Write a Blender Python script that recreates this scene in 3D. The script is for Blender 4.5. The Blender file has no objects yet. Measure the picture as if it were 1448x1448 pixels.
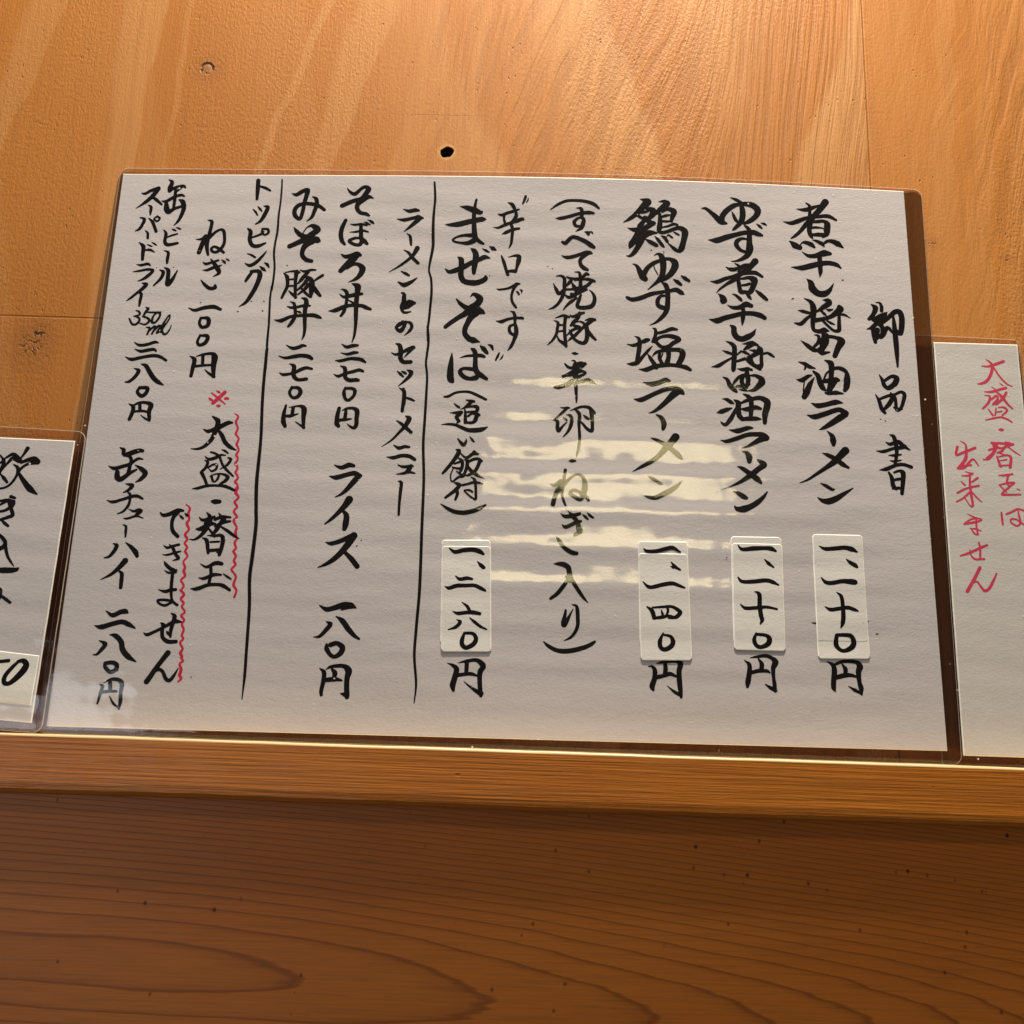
import bpy, bmesh, math, random
import numpy as np
from mathutils import Matrix, Vector
S = bpy.context.scene
COL = S.collection
MM = 0.001

# ------------------------------------------------------------------ camera
CAM_LOC=[0.010795, -0.514058, -0.008174]
CAM_ROT=[[0.9994273, -0.032081, 0.0107665], [0.0029193, -0.2352392, -0.9719331], [0.0337133, 0.9714079, -0.2350108]]
cam_d = bpy.data.cameras.new("camera")
cam = bpy.data.objects.new("camera", cam_d); COL.objects.link(cam)
m = Matrix(CAM_ROT).to_4x4(); m.translation = Vector(CAM_LOC); cam.matrix_world = m
cam_d.sensor_width = 36; cam_d.lens = 1500 / 1448 * 36
cam_d.clip_start = 0.02; cam_d.clip_end = 50
S.camera = cam

# ------------------------------------------------------------------ dim room air, lamps, exposure
W = bpy.data.worlds.new("World"); S.world = W; W.use_nodes = True
bg = W.node_tree.nodes["Background"]
bg.inputs[0].default_value = (1.0, 0.95, 0.90, 1); bg.inputs[1].default_value = 0.042

def area(name, loc, target, sx, sy, power, color, shape='RECTANGLE', spread=None):
    d = bpy.data.lights.new(name, 'AREA'); d.shape = shape; d.size = sx
    if shape in ('RECTANGLE', 'ELLIPSE'): d.size_y = sy
    d.energy = power; d.color = color
    if spread: d.spread = math.radians(spread)
    o = bpy.data.objects.new(name, d); COL.objects.link(o)
    o.location = loc
    o.rotation_euler = (Vector(target) - Vector(loc)).to_track_quat('-Z', 'Y').to_euler()
    return o
# warm spot high above the wall, the lamp that grazes the plywood and the ledge
area("wall_spot", (0.10, -0.23, 1.06), (0.08, 0.02, 0.20), 0.06, 0.06, 19.5, (1.0, 0.88, 0.69), 'DISK')
# long room lamp behind the viewer, mirrored by the plastic
area("room_lamp", (0.165, -1.45, 0.575), (0.05, 0, 0.15), 0.50, 0.115, 1.50, (1.0, 0.83, 0.43), 'ELLIPSE')
# soft ceiling light over the viewer
area("ceiling_light", (-0.25, -0.95, 1.75), (0.0, 0, 0.1), 0.20, 0.20, 6.0, (1.0, 0.93, 0.86))
# daylight from a window on the left, behind the viewer
area("window", (-1.46, -2.30, -0.075), (0, 0, 0.15), 1.25, 0.85, 9.5, (0.86, 0.93, 1.0), 'ELLIPSE')

S.view_settings.view_transform = 'Standard'; S.view_settings.look = 'None'
S.view_settings.exposure = 0; S.view_settings.gamma = 1
S.view_settings.use_curve_mapping = False

# ------------------------------------------------------------------ helpers
def tag(o, label=None, cat=None, group=None, kind=None):
    if label: o['label'] = label
    if cat: o['category'] = cat
    if group: o['group'] = group
    if kind: o['kind'] = kind
    return o
def link(name, me, mat, parent=None):
    o = bpy.data.objects.new(name, me); COL.objects.link(o)
    if mat: me.materials.append(mat)
    if parent: o.parent = parent
    return o
def mesh_obj(name, verts, faces, mat, parent=None, smooth=False):
    me = bpy.data.meshes.new(name); me.from_pydata(verts, [], faces); me.update()
    if smooth:
        for p in me.polygons: p.use_smooth = True
    return link(name, me, mat, parent)

class NT:
    """small wrapper to write node graphs as expressions"""
    def __init__(s, name):
        s.m = bpy.data.materials.new(name); s.m.use_nodes = True
        s.t = s.m.node_tree; s.t.nodes.clear()
        s.out = s.t.nodes.new('ShaderNodeOutputMaterial')
        tc = s.t.nodes.new('ShaderNodeTexCoord'); s.co = tc.outputs['Object']
        sp = s.n('ShaderNodeSeparateXYZ', Vector=s.co); s.x, s.y, s.z = sp.outputs
    def n(s, typ, **kw):
        nd = s.t.nodes.new(typ)
        for k, v in kw.items():
            if k.startswith('_'): setattr(nd, k[1:], v)
            else: s.set(nd.inputs[k.replace('__', ' ')], v)
        return nd
    def set(s, inp, v):
        if isinstance(v, bpy.types.NodeSocket): s.t.links.new(v, inp)
        else: inp.default_value = v
    def math(s, op, a, b=None, c=None, clamp=False):
        nd = s.t.nodes.new('ShaderNodeMath'); nd.operation = op; nd.use_clamp = clamp
        for i, v in enumerate((a, b, c)):
            if v is not None: s.set(nd.inputs[i], v)
        return nd.outputs[0]
    def add(s, a, b): return s.math('ADD', a, b)
    def mul(s, a, b): return s.math('MULTIPLY', a, b)
    def vec(s, sx, sy, sz, off=(0, 0, 0)):
        mp = s.t.nodes.new('ShaderNodeMapping'); s.t.links.new(s.co, mp.inputs[0])
        mp.inputs['Scale'].default_value = (sx, sy, sz); mp.inputs['Location'].default_value = off
        return mp.outputs[0]
    def noise(s, v, scale=1.0, detail=2.0, rough=0.5, dist=0.0):
        nd = s.n('ShaderNodeTexNoise', Vector=v, Scale=scale, Detail=detail, Roughness=rough, Distortion=dist)
        return nd.outputs[0]
    def ramp(s, f, stops, interp='LINEAR'):
        nd = s.t.nodes.new('ShaderNodeValToRGB'); s.set(nd.inputs[0], f)
        cr = nd.color_ramp; cr.interpolation = interp
        while len(cr.elements) < len(stops): cr.elements.new(0.5)
        for e, (p, c) in zip(cr.elements, stops):
            e.position = p; e.color = (*c, 1) if len(c) == 3 else c
        return nd.outputs[0]
    def gray(s, f, a, b, lo=0.0, hi=1.0, smooth=True):
        nd = s.t.nodes.new('ShaderNodeMapRange')
        if smooth: nd.interpolation_type = 'SMOOTHSTEP'
        s.set(nd.inputs[0], f)
        for i, v in enumerate((a, b, lo, hi)): nd.inputs[1 + i].default_value = v
        return nd.outputs[0]
    def mix(s, fac, a, b, mode='MIX'):
        nd = s.t.nodes.new('ShaderNodeMix'); nd.data_type = 'RGBA'; nd.blend_type = mode
        s.set(nd.inputs[0], fac)
        for i, v in ((6, a), (7, b)):
            if isinstance(v, tuple) and len(v) == 3: v = (*v, 1)
            s.set(nd.inputs[i], v)
        return nd.outputs[2]
    def bump(s, h, strength=0.5, dist=0.001, normal=None):
        nd = s.n('ShaderNodeBump', Height=h, Strength=strength, Distance=dist)
        if normal: s.t.links.new(normal, nd.inputs['Normal'])
        return nd.outputs[0]
    def pbsdf(s, color, rough=0.5, normal=None, spec=0.5):
        nd = s.t.nodes.new('ShaderNodeBsdfPrincipled')
        s.set(nd.inputs['Base Color'], (*color, 1) if isinstance(color, tuple) and len(color) == 3 else color)
        s.set(nd.inputs['Roughness'], rough); s.set(nd.inputs['Specular IOR Level'], spec)
        if normal: s.t.links.new(normal, nd.inputs['Normal'])
        s.t.links.new(nd.outputs[0], s.out.inputs[0]); return nd
    def spot(s, px, pz, r0, r1):
        """1 inside r0, 0 outside r1 around a point of the x-z plane (metres)"""
        dx = s.math('SUBTRACT', s.x, px); dz = s.math('SUBTRACT', s.z, pz)
        d = s.math('SQRT', s.add(s.mul(dx, dx), s.mul(dz, dz)))
        return s.gray(d, r0, r1, 1.0, 0.0), d

# ------------------------------------------------------------------ materials: wood
def plywood(name, xc, zc, seed, pale, streaks=()):
    t = NT(name)
    # growth figure: arches round (xc, zc) that run out into vertical streaks
    wob = t.noise(t.vec(9, 1, 2.2, (seed, 0, 0)), 1.0, 3, 0.5)
    wob2 = t.noise(t.vec(60, 1, 14, (seed, 3, 0)), 1.0, 2, 0.5)
    dx = t.math('SUBTRACT', t.x, xc)
    arch = t.math('SQRT', t.add(t.mul(dx, dx), 0.0002))
    f = t.add(t.mul(arch, 11.5), t.mul(t.math('SUBTRACT', t.z, zc), -3.0))
    f0 = t.add(f, t.mul(wob, 0.9))
    f = t.add(f0, t.mul(wob2, 0.16))
    core = t.gray(arch, 0.10, 0.19, 1.0, 0.25)
    fr = t.math('FRACT', f)
    band = t.mul(t.ramp(fr, [(0.0, (0, 0, 0)), (0.06, (0.85,) * 3), (0.42, (0.55,) * 3), (0.62, (0.12,) * 3), (1.0, (0, 0, 0))]), core)
    # broad pale streaks of the left half: (x at z=.41, x at z=.31, width top, width bottom)
    for (xa, xb, wa, wb, am) in streaks:
        k = t.mul(t.math('SUBTRACT', 0.41, t.z), 10.0)
        c = t.add(t.add(t.mul(k, xb - xa), xa), t.mul(t.math('SUBTRACT', t.noise(t.vec(3, 1, 26, (xa * 90, 0, 0)), 1.0, 2), 0.5), 0.010))
        w = t.math('MAXIMUM', t.add(t.mul(k, wb - wa), wa), 0.0004)
        e = t.math('DIVIDE', t.math('SUBTRACT', t.x, c), w)
        e = t.add(e, t.mul(t.math('SUBTRACT', wob2, 0.5), 0.35))
        mk = t.mul(t.gray(e, -0.62, -0.30, 0, 1), t.gray(e, 0.44, 0.52, 1, 0))
        band = t.math('MAXIMUM', band, t.mul(mk, am * 0.60))
    cv = t.n('ShaderNodeCombineXYZ', X=t.add(t.mul(t.x, 330.0), t.mul(f0, 14.0)), Y=seed, Z=t.mul(t.z, 13.0))
    fine = t.mul(t.gray(t.noise(cv.outputs[0], 1.0, 3, 0.6), 0.36, 0.66), t.gray(arch, 0.13, 0.22, 1.0, 0.15))
    fib = t.noise(t.vec(900, 1, 28, (seed, 0, 1)), 1.0, 3, 0.6)          # fibres
    fib2 = t.noise(t.vec(260, 1, 10, (seed, 7, 1)), 1.0, 2, 0.55)
    big = t.noise(t.vec(5, 1, 4, (seed, 11, 1)), 1.0, 2, 0.5)
    base = t.mix(t.gray(big, 0.3, 0.7), (0.435, 0.155, 0.025), (0.51, 0.192, 0.034))
    col = t.mix(t.mul(band, pale), base, (0.575, 0.275, 0.092))
    col = t.mix(t.mul(t.gray(fib2, 0.40, 0.75), 0.30), col, (0.36, 0.135, 0.032))
    col = t.mix(t.mul(t.gray(fine, 0.2, 1.0), 0.34), col, (0.32, 0.115, 0.026))
    # pits and short tears left by the cutter
    vo = t.n('ShaderNodeTexVoronoi', Vector=t.vec(300, 1, 150, (seed, 0, 2)), Scale=1.0); vo.feature = 'F1'
    pit = t.mul(t.gray(vo.outputs['Distance'], 0.05, 0.15, 1, 0), t.gray(t.noise(t.vec(55, 1, 30, (seed, 5, 0)), 1.0, 2), 0.50, 0.64))
    col = t.mix(t.mul(pit, 0.55), col, (0.14, 0.05, 0.014))
    gran = t.noise(t.vec(760, 1, 460, (seed, 2, 4)), 1.0, 3, 0.62)
    mask = t.gray(t.noise(t.vec(9, 1, 2.5, (seed + 4, 0, 0)), 1.0, 1), 0.42, 0.58)
    h = t.add(t.mul(fib, 0.42), t.add(t.mul(gran, t.gray(mask, 0, 1, 0.35, 0.85)), t.mul(fine, -0.55)))
    h = t.add(h, t.add(t.mul(band, -0.05), t.mul(pit, -0.6)))
    # faint saw scores across the sheet
    sc = t.math('FRACT', t.add(t.mul(t.z, 26.0), t.mul(t.noise(t.vec(1.5, 1, 3), 1.0, 1), 0.4)))
    score = t.mul(t.gray(sc, 0.0, 0.012, 1, 0), t.gray(t.noise(t.vec(7, 1, 30, (seed, 9, 9)), 1.0, 1), 0.56, 0.66))
    h = t.add(h, t.mul(score, -0.13))
    for (px, pz, r, kind) in KNOTS.get(name, []):
        sp, d = t.spot(px, pz, r * 0.55, r)
        nz = t.noise(t.vec(420, 1, 420, (px * 50, 0, 0)), 1.0, 2)
        if kind == 'knot':                       # small pin knot: broken ring, darker above
            rg = t.mul(t.gray(d, r * 0.45, r * 0.70, 0, 1), t.gray(d, r * 0.75, r * 1.05, 1, 0))
            rg = t.mul(rg, t.gray(t.add(nz, t.mul(t.math('SUBTRACT', t.z, pz), 45.0)), 0.38, 0.50))
            col = t.mix(t.mul(t.gray(d, r * 0.4, r * 0.6, 1, 0), 0.6), col, (0.34, 0.20, 0.11))
        elif kind == 'torn':                     # torn grain
            rg = t.mul(t.gray(d, r * 0.3, r * 1.3, 1, 0), t.gray(nz, 0.52, 0.62))
        else:                                    # pale frayed lip of the drilled hole
            rg = t.mul(sp, 0.0)
            col = t.mix(t.mul(t.gray(d, r, r * 1.45, 1, 0), 0.6), col, (0.62, 0.34, 0.14))
            col = t.mix(t.mul(t.gray(d, r, r * 1.1, 1, 0), t.gray(t.y, 0.0004, 0.0014, 0, 0.97)), col, (0.02, 0.010, 0.006))  # inside of the hole blackened with depth, shade put into the colour
        col = t.mix(t.mul(t.gray(d, r * 0.8, r * 3.2, 1, 0), 0.35 if kind != 'rim' else 0.0), col, (0.30, 0.11, 0.028))
        col = t.mix(t.mul(rg, 0.92), col, (0.04, 0.018, 0.008))
        h = t.add(h, t.mul(rg, -1.2))
    for (gz, gx) in GROOVES.get(name, []):       # butt joint of the face veneer
        e = t.math('ABSOLUTE', t.math('SUBTRACT', t.z, gz))
        g = t.mul(t.gray(e, 0.0002, 0.0006, 1, 0), t.gray(t.x, gx - 0.01, gx, 1, 0))
        col = t.mix(t.mul(g, 0.55), col, (0.14, 0.05, 0.012)); h = t.add(h, t.mul(g, -0.8))
    nrm = t.bump(h, 0.52, 0.0010)
    t.pbsdf(col, t.gray(fib, 0.2, 0.8, 0.50, 0.68), nrm, 0.32)
    return t.m
KNOTS = {'plywood_main': [(-0.1726, 0.3637, 0.0042, 'knot'), (-0.0370, 0.3161, 0.0040, 'rim'), (-0.2475, 0.1965, 0.0065, 'torn'), (-0.2445, 0.204, 0.004, 'torn')],
         'plywood_side': [(0.2229, 0.2697, 0.0018, 'torn'), (0.262, 0.262, 0.0016, 'torn')]}
GROOVES = {'plywood_main': [(0.2129, -0.10)]}

def board_wood():
    t = NT('lower_board_wood')
    wob = t.noise(t.vec(3.0, 1, 14, (4, 0, 0)), 1.0, 3, 0.5)
    wob2 = t.noise(t.vec(16, 1, 240, (2, 3, 0)), 1.0, 2, 0.5)
    # flat sawn tongue: rings round an axis that ends at x = -0.07
    zz = t.add(t.math('SUBTRACT', t.z, -0.1085), t.mul(t.x, 0.045))
    tip = t.math('MAXIMUM', t.math('SUBTRACT', t.x, -0.20), 0.0)
    d = t.math('SQRT', t.add(t.mul(zz, zz), t.mul(t.mul(tip, tip), 0.010)))
    dd = t.math('POWER', t.mul(d, 10.0), 1.9)
    f = t.add(t.mul(dd, 30.0), t.add(t.mul(wob, 2.2), t.mul(wob2, 0.30)))
    fr = t.math('FRACT', f)
    late = t.ramp(fr, [(0.0, (0.0,) * 3), (0.66, (0.05,) * 3), (0.85, (0.35,) * 3), (0.93, (1, 1, 1)), (0.97, (0.7,) * 3), (1.0, (0.0,) * 3)])
    fib = t.noise(t.vec(26, 1, 900, (1, 0, 1)), 1.0, 3, 0.6)
    big = t.noise(t.vec(4, 1, 16, (8, 1, 1)), 1.0, 2, 0.5)
    col = t.mix(t.gray(big, 0.3, 0.7), (0.61, 0.172, 0.023), (0.70, 0.212, 0.027))
    col = t.mix(t.mul(late, 0.62), col, (0.170, 0.036, 0.007))
    col = t.mix(t.mul(t.gray(fib, 0.42, 0.7), 0.30), col, (0.24, 0.085, 0.025))
    vo = t.n('ShaderNodeTexVoronoi', Vector=t.vec(62, 1, 52, (0.3, 0, 0.7)), Scale=1.0); vo.feature = 'F1'
    big_s = t.gray(t.noise(t.vec(11, 1, 17, (5, 5, 5)), 1.0, 1), 0.40, 0.48)
    sp = t.mul(t.gray(vo.outputs['Distance'], 0.035, 0.075, 1, 0), big_s)
    vo2 = t.n('ShaderNodeTexVoronoi', Vector=t.vec(95, 1, 70, (3.3, 0, 1.7)), Scale=1.0); vo2.feature = 'F1'
    sp2 = t.mul(t.gray(vo2.outputs['Distance'], 0.03, 0.10, 1, 0), t.gray(t.noise(t.vec(14, 1, 20, (9, 5, 5)), 1.0, 1), 0.38, 0.46))
    col = t.mix(t.mul(sp, 0.85), col, (0.05, 0.014, 0.004))
    col = t.mix(t.mul(sp2, 0.75), col, (0.10, 0.03, 0.008))
    h = t.add(t.mul(fib, 0.4), t.mul(late, 0.25))
    t.pbsdf(col, 0.48, t.bump(h, 0.30, 0.0006), 0.35)
    return t.m

def rail_wood():
    t = NT('ledge_wood')
    fib = t.noise(t.vec(16, 260, 800, (1, 0, 1)), 1.0, 4, 0.62)
    fib2 = t.noise(t.vec(7, 60, 170, (3, 0, 1)), 1.0, 3, 0.55)
    big = t.noise(t.vec(6, 8, 12, (8, 1, 1)), 1.0, 2, 0.5)
    wv = t.math('FRACT', t.add(t.mul(t.z, 330.0), t.add(t.mul(t.noise(t.vec(4, 20, 40, (2, 2, 2)), 1.0, 2), 2.2), t.mul(t.x, 3.0))))
    late = t.ramp(wv, [(0, (0, 0, 0)), (0.7, (0.35,) * 3), (0.9, (1, 1, 1)), (1, (0, 0, 0))])
    col = t.mix(t.gray(big, 0.3, 0.7), (0.50, 0.150, 0.014), (0.58, 0.190, 0.019))
    col = t.mix(t.mul(late, 0.30), col, (0.30, 0.10, 0.016))
    col = t.mix(t.mul(t.gray(fib, 0.42, 0.68), 0.34), col, (0.30, 0.095, 0.014))
    col = t.mix(t.mul(t.gray(fib2, 0.50, 0.70), 0.30), col, (0.22, 0.07, 0.012))
    vo = t.n('ShaderNodeTexVoronoi', Vector=t.vec(60, 60, 110, (0.2, 0, 0.1)), Scale=1.0); vo.feature = 'F1'
    nick = t.mul(t.gray(vo.outputs['Distance'], 0.05, 0.12, 1, 0), t.gray(t.noise(t.vec(30, 1, 60, (1, 5, 5)), 1.0, 1), 0.56, 0.66))
    col = t.mix(t.mul(nick, 0.6), col, (0.10, 0.03, 0.008))
    edge = t.gray(t.z, -0.0015, -0.0009)           # lamp highlight on the upper arris, painted in as paler wood
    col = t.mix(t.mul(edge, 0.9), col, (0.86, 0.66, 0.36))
    h = t.add(t.mul(fib, 0.8), t.add(t.mul(fib2, 0.3), t.mul(nick, -0.8)))
    t.pbsdf(col, 0.36, t.bump(h, 0.50, 0.0010), 0.5)
    return t.m

# ------------------------------------------------------------------ materials: paper, plastic, ink
def paper(name, color, strength=0.20):
    t = NT(name)
    g = t.noise(t.vec(700, 1100, 700), 1.0, 3, 0.6)
    g2 = t.noise(t.vec(180, 330, 180), 1.0, 2, 0.5)
    b = t.noise(t.vec(14, 14, 14), 1.0, 2, 0.5)
    fl = t.n('ShaderNodeTexVoronoi', Vector=t.vec(150, 150, 150), Scale=1.0)
    dot = t.mul(t.gray(fl.outputs['Distance'], 0.05, 0.10, 1, 0), t.gray(t.noise(t.vec(60, 60, 60, (3, 3, 3)), 1.0, 1), 0.62, 0.70))
    col = t.mix(t.gray(b, 0.3, 0.7), color, tuple(c * 0.965 for c in color))
    col = t.mix(t.mul(dot, 0.30), col, (0.35, 0.28, 0.20))
    h = t.add(t.mul(g, 0.7), t.mul(g2, 0.6))
    t.pbsdf(col, 0.75, t.bump(h, strength, 0.0007), 0.2)
    return t.m
def ink(name, color, var=0.35):
    t = NT(name)
    n = t.noise(t.vec(260, 260, 260), 1.0, 2, 0.5)
    col = t.mix(t.mul(n, var), color, tuple(min(1, c * 1.6 + 0.002) for c in color))
    t.pbsdf(col, 0.6, None, 0.06)
    return t.m
def plastic(name, layers=1.0, cap=0.11, sheen=1.0, clear=(0.955, 0.95, 0.945)):
    """clear pouch film: a Fresnel sheen over what lies below, a little dust on it"""
    t = NT(name)
    # wrinkles left by the hot rollers run across the sheet
    w1 = t.noise(t.vec(14, 60, 14), 1.0, 2, 0.5)
    w2 = t.noise(t.vec(90, 480, 100), 1.0, 3, 0.6)
    w3 = t.noise(t.vec(420, 620, 400), 1.0, 2, 0.5)
    h = t.add(t.mul(w1, 0.55), t.add(t.mul(w2, 0.060), t.mul(w3, 0.014)))
    h = t.add(h, t.mul(t.noise(t.vec(38, 26, 38, (2, 6, 1)), 1.0, 2, 0.5), 4.0))
    nrm = t.bump(h, 1.0, 0.00016)
    fr = t.n('ShaderNodeFresnel', IOR=1.50); t.t.links.new(nrm, fr.inputs['Normal'])
    tr = t.n('ShaderNodeBsdfTransparent', Color=(*clear, 1))
    gl = t.n('ShaderNodeBsdfGlossy', Color=(sheen, sheen, sheen, 1), Roughness=0.075); t.t.links.new(nrm, gl.inputs['Normal'])
    mx = t.n('ShaderNodeMixShader')
    t.t.links.new(t.math('MINIMUM', t.math('MULTIPLY', fr.outputs[0], layers), cap), mx.inputs[0])
    t.t.links.new(tr.outputs[0], mx.inputs[1]); t.t.links.new(gl.outputs[0], mx.inputs[2])
    v1 = t.n('ShaderNodeTexVoronoi', Vector=t.vec(170, 170, 170), Scale=1.0)
    v2 = t.n('ShaderNodeTexVoronoi', Vector=t.vec(120, 520, 120, (1, 2, 3)), Scale=1.0)
    gate = t.gray(t.noise(t.vec(80, 80, 80, (5, 1, 2)), 1.0, 1), 0.56, 0.60)
    gate2 = t.gray(t.noise(t.vec(50, 50, 50, (1, 8, 2)), 1.0, 1), 0.66, 0.70)
    dust = t.math('MAXIMUM', t.mul(t.gray(v1.outputs['Distance'], 0.06, 0.11, 1, 0), gate),
                  t.mul(t.gray(v2.outputs['Distance'], 0.05, 0.10, 0.6, 0), gate2))
    df = t.n('ShaderNodeBsdfDiffuse', Color=(0.85, 0.82, 0.76, 1))
    m2 = t.n('ShaderNodeMixShader'); t.t.links.new(t.mul(dust, 0.8), m2.inputs[0])
    t.t.links.new(mx.outputs[0], m2.inputs[1]); t.t.links.new(df.outputs[0], m2.inputs[2])
    t.t.links.new(m2.outputs[0], t.out.inputs[0])
    return t.m
def rim_plastic():
    t = NT('cut_plastic_edge')
    tr = t.n('ShaderNodeBsdfTransparent', Color=(1, 1, 1, 1))
    df = t.n('ShaderNodeBsdfDiffuse', Color=(0.80, 0.74, 0.68, 1))
    mx = t.n('ShaderNodeMixShader', Fac=0.45)
    t.t.links.new(tr.outputs[0], mx.inputs[1]); t.t.links.new(df.outputs[0], mx.inputs[2])
    t.t.links.new(mx.outputs[0], t.out.inputs[0]); return t.m
def plain(name, c, r=0.8):
    t = NT(name); t.pbsdf(c, r, t.bump(t.noise(t.vec(400, 400, 400)), 0.3, 0.0005)); return t.m

PLY = plywood('plywood_main', 0.118, 0.30, 1.7, 1.0,
              [(-0.266, -0.286, 0.024, 0.016, 0.8), (-0.212, -0.214, 0.027, 0.018, 1.0), (-0.186, -0.190, 0.004, 0.003, .6),
               (-0.109, -0.137, 0.006, 0.005, .9), (-0.079, -0.104, 0.026, 0.014, 0.8), (-0.045, -0.062, 0.008, 0.012, 0.6), (-0.022, -0.026, 0.010, 0.006, 0.4)])
PLY2 = plywood('plywood_side', 0.42, 0.10, 8.3, 0.6,
               [(0.213, 0.215, 0.009, 0.006, 0.5), (0.238, 0.230, 0.010, 0.014, 0.8), (0.262, 0.252, 0.005, 0.012, 0.7), (0.281, 0.272, 0.007, 0.010, 0.7)])
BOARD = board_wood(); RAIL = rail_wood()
PAPER = paper('menu_paper', (0.650, 0.612, 0.640)); PAPER2 = paper('notice_paper', (0.68, 0.650, 0.645))
STICK = paper('sticker_paper', (0.715, 0.69, 0.675), 0.20); BORDER = plain('painted_bright_rim', (0.96, 0.94, 0.90), 0.35); TAGP = paper('tag_paper', (0.78, 0.76, 0.72), 0.2)  # BORDER: near-white rim, light caught by sheet and sticker edges painted in
BLACK = ink('black_ink', (0.0065, 0.005, 0.006)); RED = ink('red_ink', (0.58, 0.030, 0.075), 0.2); RED2 = ink('red_marker', (0.60, 0.060, 0.12), 0.25)
FILM = plastic('clear_film'); BACKFILM = plastic('shade_tinted_back_film', 1.7, 0.80, 0.35, (0.94, 0.89, 0.90)); EDGE = rim_plastic(); DARK = plain('hole_shade', (0.02, 0.012, 0.008))  # back film's mauve tint stands in for shade on the margins

# ------------------------------------------------------------------ shapes of the sheets and their writing (x,y,width in 1/20 mm)
SHEET_H=293.06
SHEET_ROT=[[0.999977, -0.0067731, -0.0001833], [0.0, 0.0270493, -0.9996341], [0.0067755, 0.9996112, 0.0270487]]
SHEET_O=[0.0, -0.0049, 0.15161]
Q={'film': [(-211.65, 150.23), (219.64, 148.14), (216.4, -152.74), (-214.46, -149.73)], 'lab1a': [(151.81, -53.98), (176.44, -53.68), (176.74, -104.89), (151.97, -105.38)], 'lab1b': [(151.95, -44.4), (176.58, -44.29), (176.33, -96.83), (152.04, -96.97)], 'lab2a': [(112.15, -46.53), (136.89, -46.33), (136.32, -99.25), (111.98, -99.22)], 'lab2b': [(112.64, -49.78), (137.3, -49.88), (136.81, -102.26), (112.23, -102.25)], 'lab3a': [(66.77, -50.22), (91.17, -49.82), (91.95, -100.77), (67.34, -101.09)], 'lab3b': [(66.82, -56.24), (91.07, -55.95), (92.33, -107.81), (67.88, -108.47)], 'lab4a': [(-29.15, -52.05), (-5.13, -51.52), (-3.24, -102.64), (-27.65, -103.29)], 'lab4b': [(-28.91, -55.13), (-4.89, -54.71), (-2.96, -106.27), (-26.94, -106.91)], 'left_paper': [(-362.88, -2.42), (-214.93, -6.15), (-215.47, -145.37), (-363.21, -136.61)], 'left_film': [(-369.99, 5.02), (-210.11, -1.11), (-210.48, -149.98), (-370.29, -142.26)], 'left_tag': [(-276.17, -108.7), (-216.41, -114.07), (-216.84, -137.51), (-276.7, -133.46)], 'right_paper': [(219.84, 59.8), (263.06, 59.54), (261.88, -148.6), (217.66, -148.34)], 'right_film': [(208.9, 63.84), (263.88, 62.33), (262.68, -154.1), (207.68, -154.1)]}
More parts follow.
